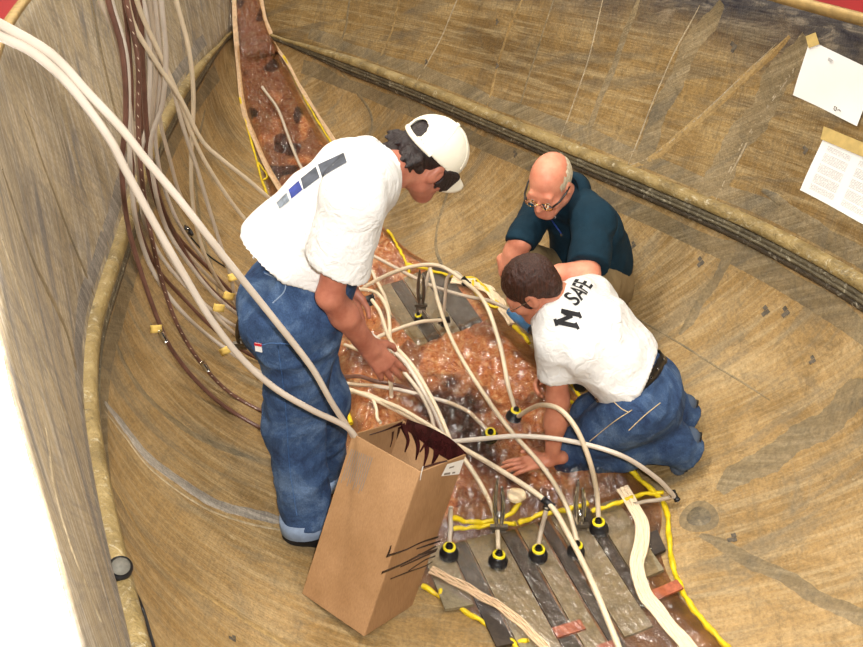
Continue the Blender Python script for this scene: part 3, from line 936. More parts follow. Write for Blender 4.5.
# yellow sealant tape
M['yellow'] = simple('yellow_tape', (226, 196, 22), .45, .15, 30, .2, 60)
def sealant(pxs, label, n=40, r=.0075, off=.006):
    P = []
    for x, y in spline([(x, y, 0) for x, y in pxs], n)[:, :2]:
        q, nn = on_surf(x, y); P.append(q + nn * off)
    P = np.array(P)
    P[:, 2] += .003 * np.sin(np.arange(n) * 1.1)
    rr = r * (1 + .18 * np.sin(np.arange(n) * .9) + .1 * np.sin(np.arange(n) * 2.3))
    V, Fc = tube_mesh(P, rr, 8)
    o = obj('sealant_tape', V, Fc, M['yellow'], None, loc=P[0])
    return tag(o, label, 'tape', None)
sealant([(284, 56), (300, 88), (315, 116), (330, 140), (348, 168)], 'yellow sealant tape along the far right edge of the narrow bow section', r=.007)
sealant([(240, 98), (247, 128), (256, 160), (262, 182), (275, 215)], 'yellow sealant tape along the left edge of the narrow bow section', r=.007)
sealant([(257, 163), (268, 176), (262, 182)], 'short folded yellow tape tab sticking out left of the bow section', n=14, r=.006)
sealant([(388, 231), (398, 248), (406, 262), (410, 277)], 'short yellow tape run just beyond the standing person, under the tube arch', n=20)
sealant([(406, 264), (430, 271), (452, 277), (476, 280), (490, 294), (503, 311)], 'yellow tape bordering the far panels, ending at the kneeling head')
sealant([(473, 280), (474, 292), (486, 304), (504, 311)], 'looped yellow tape end beside the far panels and cream roving', n=22, r=.006)
sealant([(514, 327), (524, 336), (530, 344)], 'stub of yellow tape beside the blue tool', n=12, r=.009)
sealant([(560, 372), (574, 388), (588, 410), (600, 432)], 'yellow tape behind the kneeling arm, between arm and thigh', n=24)
sealant([(566, 402), (578, 406), (590, 412)], 'short cross piece of yellow tape behind the kneeling arm', n=14)
sealant([(628, 470), (645, 485), (658, 497), (667, 512), (669, 535), (674, 570), (690, 605), (730, 652)], 'long yellow tape down the right edge, past the round grey patch', n=60, r=.010)
sealant([(592, 512), (618, 504), (640, 496), (664, 494)], 'yellow tape crossing to the right edge from beside the rightmost cup', n=26, r=.008)
sealant([(518, 524), (540, 515), (562, 511), (588, 504)], 'middle length of yellow cross tape between the two chrome clamps', n=24, r=.009)
sealant([(452, 518), (472, 522), (490, 521), (508, 515), (519, 503)], 'left length of yellow cross tape next to the cardboard box', n=26, r=.009)
sealant([(453, 529), (475, 527), (500, 524), (516, 524)], 'second yellow cross tape strand lying lower beside the box', n=24, r=.008)
sealant([(422, 587), (442, 599), (470, 616), (500, 634), (524, 655)], 'yellow tape along the left edge of the front panels, by the box', n=36, r=.0085)
sealant([(441, 590), (440, 597), (446, 602)], 'tiny yellow tape tab beside the box on the left edge', n=10, r=.006)
sealant([(508, 643), (518, 643), (529, 640)], 'yellow tape scrap at the bottom edge of the front panels', n=12, r=.007)
sealant([(344, 408), (349, 414), (352, 424)], 'dab of yellow tape behind the cardboard box', n=10, r=.009)
sealant([(344, 331), (352, 335)], 'dab of yellow tape beside the standing thigh', n=8, r=.009)

# ------------------------------------------------------------------ cardboard box
BO = np.array([-.203, 1.874, .130]); bx, by, bz = map(unit, ([.5002, .7764, -.3834], [-.8099, .5761, .11], [.3063, .2555, .917]))
LX, LY, LZ = .28, .2515, .561
def bp(x, y, z): return BO + bx * x + by * y + bz * z
t = NT('cardboard'); ob = t.coord()
col = t.ramp(t.noise(ob, 5, 5, .6), [(.3, hexc(146, 110, 74)), (.7, hexc(172, 134, 96))])
fl_ = t.noise(t.coord(scale=(1, 1, .06)), 260, 2)
col = t.mix(.18, col, t.ramp(fl_, [(.3, .25), (.7, .8)]), 'OVERLAY')
t.principled(col, .8, t.bump(fl_, .08, .003), Specular_IOR_Level=.25)
M['card'] = t.m
M['card_edge'] = simple('cardboard_edge', (206, 178, 136), .85, .1, 90)
M['resin'] = simple('dark_resin', (54, 22, 22), .22, .3, 30)
M['paper'] = simple('white_paper', (238, 236, 232), .7, .02, 6)
M['print_grey2'] = simple('grey_print', (128, 118, 108), .8, .1)
box = thing('cardboard_box', bp(LX / 2, LY / 2, 0), 'tall open cardboard box stained inside with dark resin, leaning beside the laminate', 'box')
th = .005
def panel(name, x0, x1, y0, y1, z0, z1):
    mb = MB().box(bp((x0 + x1) / 2, (y0 + y1) / 2, (z0 + z1) / 2), x1 - x0, y1 - y0, z1 - z0, bx, by, bz)
    o = mb.build(name, M['card'], box, smooth=False)
    md = o.modifiers.new('bev', 'BEVEL'); md.width = .0018; md.segments = 2
    return o
pL = panel('side_panel', 0, th, 0, LY, 0, LZ); pF = panel('side_panel', th, LX, 0, th, 0, LZ)
pR = panel('side_panel', LX - th, LX, th, LY, 0, LZ); pB = panel('side_panel', th, LX - th, LY - th, LY, 0, LZ); panel('bottom_panel', th, LX - th, th, LY - th, 0, th)
def on_plane(px, py, o, n):
    d = ray(px, py); return EYE + d * (((o - EYE) @ n) / (d @ n))
def flat_strip(pxs, o, n, widths, mat, name, parent, lift=.0012, k=16, fat=1.7):
    P = np.array([on_plane(x, y, o, n) for x, y in spline([(x, y, 0) for x, y in pxs], k)[:, :2]])
    T = np.gradient(P, axis=0); V = []
    W_ = fat * np.interp(np.linspace(0, 1, k), np.linspace(0, 1, len(widths)), widths)
    sd = n if (EYE - P[0]) @ n > 0 else -n
    for p, t_, w in zip(P, T, W_):
        l = unit(np.cross(n, t_))
        for j in (-1, -.5, 0, .5, 1): V.append(p + l * w * j * .5 + sd * lift * (1.0 - abs(j)) + sd * .0006)
    return obj(name, V, grid_faces(k, 5), mat, parent)
oF = bp(0, 0, 0); oL = bp(0, 0, 0)
for pxs, w in (([(387, 556), (405, 550), (422, 542), (438, 537)], [.006, .004, .004, .005]), ([(416, 549), (428, 545), (440, 541)], [.003, .005, .004]), ([(381, 573), (400, 565), (418, 556), (436, 546)], [.006, .005, .006, .005]),
               ([(400, 567), (420, 558), (436, 551)], [.003, .005, .004]), ([(390, 579), (408, 572), (425, 566), (432, 562)], [.003, .004, .003, .004]), ([(417, 556), (430, 552), (437, 549)], [.008, .007, .005]), ([(408, 571), (425, 560), (435, 556)], [.003, .004, .004])):
    flat_strip(pxs, oF, by, w, M['resin'], 'resin_drip', pF)
flat_strip([(391, 545), (389, 552), (387, 557)], oF, by, [.004, .008, .010], M['resin'], 'resin_drip', pF)
# stained inside faces: back walls seen through the open top
oB, oR = bp(0, LY - th, 0), bp(LX - th, 0, 0)
for pxs, w in (([(406, 424), (430, 437), (450, 450), (462, 460)], [.03, .05, .06, .05]), ([(402, 424), (408, 440), (405, 452)], [.02, .014, .004]), ([(412, 428), (418, 445), (416, 460)], [.02, .016, .004]), ([(424, 432), (427, 450), (424, 466)], [.018, .016, .004]),
               ([(438, 440), (436, 455), (432, 464)], [.03, .02, .005]), ([(448, 446), (446, 458)], [.04, .02]), ([(430, 436), (420, 452)], [.012, .004])):
    flat_strip(pxs, oR, bx, w, M['resin'], 'resin_drip', pR, .002, fat=1.15)
for pxs, w in (([(369, 435), (385, 430), (402, 423)], [.003, .005, .012]), ([(393, 431), (392, 440), (390, 447)], [.012, .008, .003]), ([(400, 426), (398, 438), (396, 452)], [.02, .014, .004])):
    flat_strip(pxs, oB, by, w, M['resin'], 'resin_drip', pB, .002, fat=1.2)
flat_strip([(422, 468), (435, 464), (447, 461)], bp(0, 0, LZ), bz, [.004, .006, .004], M['resin'], 'resin_drip', pF)
# shipping label with a few lines of print
def quad_on(pxs, o, n, mat, name, parent, lift=.001):
    sd = n if (EYE - o) @ n > 0 else -n
    return obj(name, [on_plane(x, y, o, n) + sd * lift for x, y in pxs], [(0, 1, 2, 3)], mat, parent, smooth=False)
lab = quad_on([(447, 464), (464, 459), (459, 474), (441, 476)], oF, by, M['paper'], 'paper_label', pF)
for pxs in ([(449, 467), (454, 465.5), (453.5, 467), (448.5, 468.5)], [(444, 473), (450, 472), (449.5, 474.2), (443.3, 475)], [(452, 472), (455, 471.5), (454.6, 473), (451.7, 473.5)]):
    quad_on(pxs, oF, by, M['ink'] if 'ink' in M else M['print_grey2'], 'label_print', lab, .0016)
# block of fine print at the top of the left panel: thin rules
mb = MB()
for k in range(11):
    y0 = LY - .012 - k * .0075
    z0, z1 = LZ - .16 + .012 * (k % 3), LZ - .045 + (k * .001)
    mb.add([bp(-.0007, y0, z0), bp(-.0007, y0 - .0028, z0), bp(-.0007, y0 - .0028, z1), bp(-.0007, y0, z1)], [(0, 1, 2, 3)])
mb.build('fine_print', M['print_grey2'], pL, smooth=False)
flat_strip([(423, 466), (421, 474), (420, 480)], oF, by, [.004, .003, .001], M['paper'], 'torn_edge', pF)

# ------------------------------------------------------------------ hoses
t = NT('milky_hose'); 
t.principled(t.ramp(t.noise(t.coord(), 6, 3), [(.3, hexc(188, 174, 158)), (.7, hexc(206, 194, 180))]), .35, None, Subsurface_Weight=.0, Specular_IOR_Level=.5)
M['hose_white'] = t.m
M['hose_cream'] = simple('cream_hose', (214, 196, 168), .38, .06, 8)
M['hose_grey'] = simple('grey_hose', (192, 176, 156), .38, .08, 8)
M['hose_brown'] = simple('resin_filled_hose', (108, 74, 62), .3, .2, 14)
M['black'] = simple('black_rubber', (20, 20, 24), .4, .15, 30)
M['chrome'] = simple('chrome_steel', (200, 198, 194), .16, .06, 40, Metallic=1.0)
M['dull_metal'] = simple('dull_metal', (120, 112, 100), .35, .2, 30, Metallic=.8)
M['yellow_ring'] = simple('yellow_ring', (232, 212, 30), .35, .06)
M['tag'] = simple('yellow_paper', (222, 186, 96), .8, .1, 40)
M['blue'] = simple('blue_plastic', (62, 112, 156), .4, .1)
def hose(path, mat, label, r=.0088, n=64, cat='hose', group=None, stripe=False):
    """path: (px, py, where); where = distance Y in metres, 'g' = lying on the surface, None = between its neighbours"""
    Ys = []
    pts = []
    for p in path:
        w = p[2] if len(p) > 2 else None
        if w == 'g':
            q, nn = on_surf(p[0], p[1]); q = q + nn * (r + .002); Ys.append(q[1])
        else: Ys.append(w)
    idx = [i for i, y in enumerate(Ys) if y is not None]
    d = np.concatenate([[0], np.cumsum([math.hypot(path[i + 1][0] - path[i][0], path[i + 1][1] - path[i][1]) for i in range(len(path) - 1)])])
    Yi = np.interp(d, d[idx], [Ys[i] for i in idx])
    for p, y in zip(path, Yi): pts.append(aty(p[0], p[1], y))
    P = spline(pts, n)
    # kept clear of the surface below
    O = np.zeros_like(P)
    for i in range(len(P)):
        for bvh in (BAG, BVH):
            q, nn, k, dd = bvh.find_nearest(Vector(P[i]))
            if q is None: continue
            nn = Vector(nn)
            if nn.dot(Vector(EYE) - q) < 0: nn = -nn
            h = (Vector(P[i] + O[i]) - q).dot(nn)
            if (bvh is BVH and -.8 < h < r) or (-.03 < h < r and dd < .045): O[i] += np.array(nn) * (r - h)
    for _ in range(12):
        O[1:-1] = O[1:-1] * .5 + (O[:-2] + O[2:]) * .25
    P = P + O
    V, Fc = tube_mesh(P, r, 10)
    o = obj('hose', V, Fc, M[mat], None, loc=P[0])
    tag(o, label, cat, group)
    if stripe:
        T, N_, B_ = frames(P)
        mb = MB()
        for i in range(2, len(P) - 2):
            c = P[i]
            d_ = unit(EYE - c); t_ = T[i]; lt = unit(np.cross(t_, d_)); ot = unit(np.cross(lt, t_))
            mb.add([c + ot * (r * 1.02) + lt * r * .2 - t_ * .006, c + ot * (r * 1.02) - lt * r * .3 + t_ * .001, c + ot * (r * 1.02) - lt * r * .3 + t_ * .006, c + ot * (r * 1.02) + lt * r * .2 - t_ * .001], [(0, 1, 2, 3)])
        mb.build('pale_fleck', M['hose_cream'], o, smooth=False)['kind'] = 'stuff'
    return P
HB = 'hoses hanging down the near side of the bow'
bowl = [
 # resin filled, brown
 ([(100, -50, 2.6), (108, 0), (122, 50), (126, 110), (122, 170), (128, 225), (142, 275), (160, 325), (172, 350), (200, 385), (235, 415, 'g'), (280, 436, 'g')], 'hose_brown', 'leftmost brown resin-filled hose, tagged with yellow paper, curving behind the jeans', .0085, False),
 ([(118, -50, 2.6), (126, 0), (138, 60), (138, 120), (142, 180), (150, 230), (163, 285), (180, 330), (205, 368), (238, 400, 'g'), (282, 419, 'g')], 'hose_brown', 'brown hose with pale flecks and a metal joiner, second from the left', .0080, True),
 ([(120, -50, 2.8), (133, 0), (139, 80), (143, 130), (150, 180), (162, 215), (185, 245), (210, 270), (240, 300), (275, 325, 'g')], 'hose_brown', 'brown hose running down right past the black cable loop to the jeans', .0085, False),
 ([(127, -50, 2.75), (139, 0), (143, 70), (148, 140), (160, 200), (178, 240), (203, 280), (235, 310), (280, 335, 'g')], 'hose_brown', 'broad brown hose in the middle of the hanging bundle', .0095, False),
 ([(112, -50, 2.85), (124, 0), (131, 80), (132, 150), (136, 215), (155, 265), (185, 300), (215, 330), (245, 352), (285, 370, 'g')], 'hose_brown', 'lower brown hose of the bundle, crossing under two white ones', .0080, False),
 # empty, milky
 ([(100, -50, 2.65), (111, 0), (126, 55), (129, 120), (131, 180), (138, 230), (155, 275), (185, 315), (226, 349), (285, 385, 'g')], 'hose_white', 'milky hose ending at the lowest yellow paper tag left of the jeans', .0085, False),
 ([(134, -50, 2.9), (146, 10), (150, 60), (148, 120), (140, 160), (143, 215), (160, 255), (190, 290), (225, 320), (280, 350, 'g')], 'hose_white', 'milky hose in the middle of the hanging bundle, crossing over brown ones', .0085, False),
 ([(122, -50, 2.6), (132, 20), (156, 62), (180, 98), (203, 142), (225, 162), (248, 180), (270, 199, 3.4), (310, 232, 3.9)], 'hose_cream', 'cream hose slanting right behind the shoulder of the white T-shirt', .0080, False),
 ([(124, -50, 2.7), (140, 10), (158, 50), (178, 95), (192, 135), (210, 170), (235, 207), (254, 230, 3.5), (300, 290, 3.9)], 'hose_cream', 'cream hose slanting down right behind the back of the white T-shirt', .0080, False),
 ([(168, -50, 2.9), (177, 3), (188, 45), (193, 85), (193, 120), (191, 160), (193, 205), (203, 250), (224, 290), (260, 330, 'g')], 'hose_cream', 'single cream hose hanging apart to the right of the bundle', .0080, False),
 ([(148, -50, 2.85), (155, 0), (160, 60), (158, 110), (155, 135), (162, 180), (178, 222), (200, 255), (226, 287), (275, 315, 'g')], 'hose_white', 'milky hose at the right of the bundle passing just above the black cable loop', .0080, False),
 ([(144, -50, 2.95), (150, 10), (156, 70), (160, 120), (170, 160), (181, 197), (205, 237), (228, 268), (250, 300, 'g'), (280, 320, 'g')], 'hose_grey', 'greyish hose leaving the bundle early, reaching a yellow tag by the belt', .0080, False),
 ([(138, -50, 2.8), (152, 20), (156, 70), (152, 120), (149, 170), (160, 210), (185, 250), (215, 283), (240, 302, 'g'), (280, 325, 'g')], 'hose_grey', 'greyish hose with the middle yellow paper tag left of the jeans', .0085, False),
 ([(156, -50, 2.75), (163, 20), (166, 60), (162, 105), (152, 135), (151, 165), (165, 225), (190, 265), (222, 302), (275, 340, 'g')], 'hose_white', 'milky hose that bows right at the top before joining the bundle', .0085, False),
 ([(146, -50, 3.0), (158, 40), (172, 85), (184, 130), (196, 165), (208, 205), (219, 240), (229, 270), (238, 308), (252, 345, 'g')], 'hose_grey', 'grey hose dropping to the dark clip at the edge of the jeans', .0080, False),
 ([(92, -50, 2.7), (100, 0), (114, 30), (127, 90), (135, 150), (145, 200), (172, 262), (210, 310), (250, 345), (285, 360, 'g')], 'hose_grey', 'greyish hose on the far left of the bundle at the top edge', .0085, False),
]
for k_, (path, m, lab_, r, stp) in enumerate(bowl):
    path = path + [(312, path[-1][1] + (372 - path[-1][1]) * .55, 'g'), (338, 362 + (k_ * 7) % 34, 'g')]
    hose(path, m, lab_, r, group=None, stripe=stp)
# the two near white hoses that end in the box
hose([(-60, -8, 1.45), (0, 24), (51, 54), (89, 94), (120, 127), (147, 161), (178, 198), (225, 258), (274, 319), (312, 368), (332, 403, 2.10), (352, 434, 2.17), (372, 470, 2.2)], 'hose_white', 'upper of two thick white hoses sweeping in front of the jeans into the box', .0088, 90)
hose([(-60, 8, 1.45), (0, 36), (31, 51), (61, 76), (87, 107), (112, 143), (124, 167), (153, 221), (184, 275), (212, 321), (243, 360), (276, 389), (312, 410, 2.08), (350, 430, 2.15), (366, 460, 2.2)], 'hose_white', 'lower of two thick white hoses sweeping in front of the jeans into the box', .0088, 90)
hose([(634, 506, 'g'), (650, 502, 'g'), (672, 497, 2.49)], 'hose_grey', 'short grey hose lying from the pale roving to the end fitting', .0075, 20)
# over the laminate
hose([(300, 378, 'g'), (345, 388), (400, 412), (450, 441, 2.75), (500, 470, 2.55), (548, 503, 2.42), (566, 530, 2.30), (592, 582, 2.05), (622, 655, 1.80)], 'hose_cream', 'long cream hose from behind the box to the bottom edge, crossing the front panels', .0095, 90)
hose([(300, 368, 'g'), (345, 384, 'g'), (395, 391, 3.15), (430, 398, 3.1), (465, 413, 3.05), (490, 434, 'g')], 'hose_white', 'white hose passing under the hand to the cup nearest the box', .0085)
hose([(310, 392, 'g'), (345, 393, 'g'), (390, 404), (425, 423, 2.8), (450, 441, 2.7), (470, 468, 2.62), (486, 496, 2.52), (496, 522, 2.43), (498, 552, 'g')], 'hose_cream', 'white hose curving down beside the box to the left chrome clamp', .0088)
hose([(448, 442, 2.62), (480, 439), (520, 436, 2.56), (570, 441, 2.50), (620, 455, 2.44), (655, 477, 2.46), (675, 497, 2.50)], 'hose_white', 'white hose running right across the kneeling thigh to the hull', .0088)
hose([(430, 268, 3.9), (440, 308, 3.7), (455, 346, 3.4), (480, 388, 3.05), (510, 430, 2.74), (545, 470, 2.54), (566, 505, 2.48), (578, 545, 'g')], 'hose_cream', 'cream hose from the tube arch diagonally down to the right chrome clamp', .0088, 80)
hose([(335, 312, 3.95), (356, 293, 3.9), (385, 276, 3.85), (415, 266, 3.8), (440, 266, 3.75), (465, 282, 3.65), (485, 303, 3.42), (500, 345, 3.20), (508, 385, 3.02), (513, 405, 2.98), (514, 414, 'g')], 'hose_cream', 'highest arching cream hose over the far panels, dropping to the middle cup', .0092, 80)
hose([(444, 320, 3.75), (420, 322), (395, 330), (370, 341), (352, 352, 3.5)], 'hose_cream', 'short cream hose from a black tee back towards the forearm', .0092, 40)
hose([(516, 418, 'g'), (530, 409, 2.85), (545, 405, 2.66), (562, 411, 2.56), (577, 430, 2.50), (590, 462, 2.46), (597, 495, 2.47), (599, 525, 'g')], 'hose_cream', 'cream hose arching over the kneeling forearm to the rightmost cup', .0092, 70)
hose([(548, 503, 2.42), (545, 515, 2.41), (541, 532, 2.40), (538, 549, 'g')], 'hose_grey', 'short stub hose between the tee and the third cup', .0085, 20)
hose([(451, 507, 2.43), (450, 520, 2.42), (449, 546, 'g')], 'hose_grey', 'cut upright hose stub in the cup beside the box', [.002, .0085] and .0085, 20)
hose([(370, 254, 4.2), (400, 270, 4.1), (430, 285, 3.95), (465, 296, 3.85), (490, 301, 3.75), (518, 314, 3.6)], 'hose_grey', 'greyish hose running under the arch towards the kneeling face', .0088)
hose([(340, 245, 4.2), (366, 264, 4.1), (382, 290, 3.95), (391, 318, 'g')], 'hose_cream', 'cream hose coming from behind the white T-shirt down to the far panels', .0085)
hose([(350, 290, 3.8), (368, 290, 3.75), (380, 296, 3.65), (388, 312, 3.55), (390, 345, 3.3), (390, 375, 3.1), (392, 398, 'g')], 'hose_cream', 'cream hose looping from the black valve down past the fingers', .0085)
hose([(372, 300, 3.6), (380, 312, 3.5), (386, 330, 3.4), (394, 345, 3.25), (412, 365, 3.1), (430, 395, 2.95), (442, 420, 2.88), (452, 446, 'g')], 'hose_cream', 'cream hose bending beneath the hand into the dark resin pool', .0085)
hose([(366, 330, 3.5), (385, 345, 3.3), (405, 362, 3.12), (420, 385, 3.0), (434, 410, 2.92), (446, 440, 'g')], 'hose_white', 'white hose gripped by the standing hand', .0085)
hose([(404, 372, 3.05), (418, 390, 2.98), (430, 412, 2.93), (436, 436, 'g')], 'hose_grey', 'grey hose below the fingertips going into the dark resin', .0080)
hose([(430, 268, 3.9), (426, 285, 3.88), (422, 305, 3.86), (419, 318, 'g')], 'hose_grey', 'short upright hose held by the far brown clamp', .0085, 24)
hose([(465, 280, 3.7), (455, 272, 3.72), (447, 279, 3.74), (445, 300, 3.74), (443, 316, 3.75)], 'hose_grey', 'small hooked hose loop beside the far black tee', .0075, 30)
hose([(372, 398, 'g'), (376, 410, 'g'), (377, 420, 'g'), (380, 424, 'g')], 'hose_cream', 'short drip of cream hose behind the back corner of the box', .007, 20)
hose([(345, 377, 'g'), (372, 381, 'g'), (400, 388, 'g'), (425, 404, 'g'), (440, 430, 'g')], 'hose_brown', 'dark brown hose lying on the laminate below the hand', .009)
hose([(345, 345, 'g'), (356, 350, 'g'), (370, 354, 'g'), (384, 352, 'g')], 'hose_cream', 'cream hose stub lying beside the standing thigh', .0085, 20)
hose([(262, 88, 'g'), (277, 108, 'g'), (289, 138, 'g'), (300, 166, 'g'), (320, 200, 'g')], 'hose_grey', 'thin grey hose lying on the dark bow section', .010, 40)

# cups the hoses plug into
def cup(px, py, label, sc=1.0):
    q, nn = on_surf(px, py)
    up = unit(nn * .5 + np.array([0, 0, .5]))
    r = thing('hose_cup', q, label, 'hose cup')
    MB().lathe([(.034 * sc, -.012), (.034 * sc, .004), (.030 * sc, .007), (.027 * sc, .02), (.024 * sc, .026), (.019 * sc, .027), (.012 * sc, .012)], q, up, 20).build('cup_body', M['black'], r)
    sc *= .92
    MB().lathe([(.0245 * sc, .0255), (.0245 * sc, .032), (.022 * sc, .034), (.0175 * sc, .034), (.016 * sc, .030), (.016 * sc, .0255)], q, up, 20).build('ring', M['yellow_ring'], r)
    MB().lathe([(.0125 * sc, .01), (.0125 * sc, .042), (.0095 * sc, .044)], q, up, 14).build('spigot', M['black'], r)
cup(449, 553, 'black hose cup with yellow ring beside the cardboard box')
cup(498, 561, 'black hose cup with yellow ring below the left chrome clamp')
cup(538, 555, 'black hose cup with yellow ring on the short stub hose')
cup(576, 551, 'black hose cup with yellow ring below the right chrome clamp', .9)
cup(599, 528, 'rightmost black hose cup with yellow ring, on the front panels')
cup(490, 436, 'black hose cup with yellow ring at the edge of the dark resin', .95)
cup(514, 416, 'black hose cup with yellow ring left of the kneeling forearm', .95)
cup(419, 320, 'small black hose cup on the far panels under the brown clamp', .75)

def tee(px, py, Y, label, d1, d2, sc=1.0):
    c = aty(px, py, Y)
    r = thing('tee_fitting', c, label, 'fitting')
    d1, d2 = unit(d1), unit(d2)
    MB().tube([c - d1 * .024 * sc, c + d1 * .024 * sc], .0125 * sc, 12).build('run', M['black'], r)
    MB().tube([c, c + d2 * .026 * sc], .0115 * sc, 12).build('branch', M['black'], r)
    mb = MB()
    for d in (d1, -d1, d2): mb.lathe([(.0145 * sc, -.003), (.0145 * sc, .003)], c + d * .021 * sc, d, 12)
    mb.build('collar', M['black'], r)
tee(548, 503, 2.42, 'black tee joining the long cream hose and the short stub', (.7, -.5, -.35), (-.1, 0, -1))
tee(444, 320, 3.75, 'black tee over the far panels at the end of a short cream hose', (1, .05, .1), (0, 0, -1), 1.2)
tee(466, 281, 3.66, 'black joiner on the descending side of the highest arch', (.6, -.4, -.5), (-.4, 0, -.8), .9)
tee(368, 299, 3.68, 'black valve fitting between the forearm and the far panels', (1, .2, .3), (.2, -.5, -1), 1.3)
tee(675, 496, 2.50, 'black end fitting where the white hose meets the hull', (.5, -.3, -.8), (-.6, .2, .1), .8)

def clamp(px, y0, y1, Y, label, mat='chrome', lean=0.0):
    b, t_ = aty(px, y1, Y), aty(px, y0, Y - .02)
    up = unit(t_ - b); L = np.linalg.norm(t_ - b)
    rtv = np.array([1.0, 0, 0])
    r = thing('locking_clamp', b, label, 'clamp')
    for s, l in ((-1, 1.0), (1, .86)):
        P = [b + up * L * k + rtv * (s * (.006 + .008 * math.sin(k * math.pi))) for k in np.linspace(.05, l, 9)]
        MB().tube(P, [.006, .008, .009, .009, .0085, .0085, .008, .0075, .005], 10).build('handle', M[mat], r)
    MB().lathe([(.006, -.014), (.009, -.01), (.009, .01), (.006, .014)], b + up * L * .28, (0, 1, .2), 12).build('pivot', M[mat], r)
    MB().box(b + up * .006, .062, .016, .013, rtv, np.cross(up, rtv), up).build('jaw', M['dull_metal'], r, smooth=False)
    MB().box(b - up * .012, .05, .014, .012, rtv, np.cross(up, rtv), up).build('jaw', M['dull_metal'], r, smooth=False)
    MB().tube([b + up * L * .97 - rtv * .006, b + up * L * 1.06 - rtv * .006], .004, 8).build('adjusting_screw', M[mat], r)
clamp(499, 480, 528, 2.40, 'left chrome locking clamp standing on a hose above the front panels')
clamp(580, 482, 526, 2.42, 'right chrome locking clamp standing below the kneeling knee')
clamp(421, 272, 306, 3.84, 'far brownish clamp gripping a short upright hose', 'dull_metal')
clamp(241, 318, 345, 2.95, 'dark clip gripping hoses at the left edge of the jeans', 'dull_metal')

def paper_tag(px, py, Y, label, a=0.3, surf=False):
    c = on_surf(px, py, .015)[0] if surf else aty(px, py, Y)
    X = unit((math.cos(a), .2, math.sin(a))); Yv = unit(np.cross((-.1, -.9, .3), X))
    V = []
    for i in range(5):
        for j in range(4):
            x, y = (i / 4 - .5) * .040, (j / 3 - .5) * .028
            V.append(c + X * x + Yv * y + np.cross(X, Yv) * (.006 * math.sin(i * 1.2)))
    o = obj('paper_tag', V, grid_faces(5, 4), M['tag'], None, loc=c)
    md = o.modifiers.new('thick', 'SOLIDIFY'); md.thickness = .0015
    tag(o, label, 'tag')
paper_tag(156, 329, 2.73, 'yellow paper tag on the leftmost brown hose', -.1)
paper_tag(225, 351, 2.80, 'crumpled yellow tag on a milky hose, lowest beside the jeans', .4)
paper_tag(219, 308, 2.78, 'yellow tag in the middle of the hoses left of the jeans', -.3)
paper_tag(229, 296, 2.86, 'upper yellow tag on hoses just left of the belt', -.5)
paper_tag(233, 277, 2.9, 'topmost yellow tag beside the hem of the white shirt', .2)
def joiner(pa, pb, Y, label):
    a, b = aty(*pa, Y), aty(*pb, Y)
    o = MB().tube([a, a * .7 + b * .3, a * .3 + b * .7, b], [.0095, .0115, .0115, .0095], 12).build('hose_joiner', M['chrome'], None, loc=a)
    tag(o, label, 'joiner')
joiner((160, 331), (166, 342), 2.71, 'metal joiner on the leftmost brown hose below its tag')
joiner((202, 362), (208, 371), 2.82, 'metal joiner on the flecked brown hose')

# crumpled pale wad by the left clamp
c, _ = on_surf(516, 498, .012)
V = []; Fw = []
bm = bmesh.new(); bmesh.ops.create_icosphere(bm, subdivisions=3, radius=.032)
V = np.array([v.co[:] for v in bm.verts]); Fw = [[v.index for v in f.verts] for f in bm.faces]; bm.free()
V = V * (1 + .5 * (ridged(V, 45, 3) - .6))[:, None] * np.array([1, 1, .6]) + c
tag(obj('crumpled_wad', V, Fw, simple('pale_wad', (236, 214, 176), .4, .1, 40), None, smooth=False, loc=c), 'small crumpled pale wad on the laminate right of the left clamp', 'scrap')

# blue tool by the kneeling face
c0, c1 = aty(510, 311, 3.25), aty(531, 329, 3.12)
bt = thing('hand_tool', c1, 'blue-handled tool lying below the kneeling face', 'tool')
MB().tube([c0, c0 * .7 + c1 * .3, c1], [.018, .023, .020], 14).build('handle', M['blue'], bt)
d_ = unit(c1 - c0)
MB().tube([c1, c1 + d_ * .02], .017, 14).build('collar', M['black'], bt)
MB().tube([c1 + d_ * .02, c1 + d_ * .055 + np.array([0, 0, -.01])], [.013, .009], 14).build('tip', M['chrome'], bt)

# black puck sensor sitting on the near strake
best = min((np.linalg.norm(proj(SV(s_, -(bs_f(s_) - .006), .895)) - np.array([108, 575])), s_) for s_ in np.linspace(1.2, 3, 181))
q = SV(best[1], -(bs_f(best[1]) - .006), .895); nn = unit(np.array([.35, -.30, .8]))
pk = thing('puck_sensor', q, 'black round puck with grey top and cable, stuck on the near ridge', 'sensor')
MB().lathe([(.018, -.01), (.024, .0), (.0265, .010), (.0265, .020), (.024, .025), (.020, .026)], q, nn, 24).build('puck_body', M['black'], pk)
MB().lathe([(.001, .026), (.019, .026), (.0195, .0275), (.001, .028)], q, nn, 24).build('top_disc', simple('grey_felt', (112, 108, 98), .8, .15, 60), pk)
P = [q + np.array([.012, -.028, .004])]
for x, y in ((127, 584), (136, 594), (143, 610), (149, 630), (156, 655)):
    p_, m_ = on_hull(x, y); P.append(p_ - unit(ray(x, y)) * (.05 if y < 600 else .012))
V, Fc = tube_mesh(spline(P, 40), .0042, 8)
obj('cable', V, Fc, M['black'], pk)
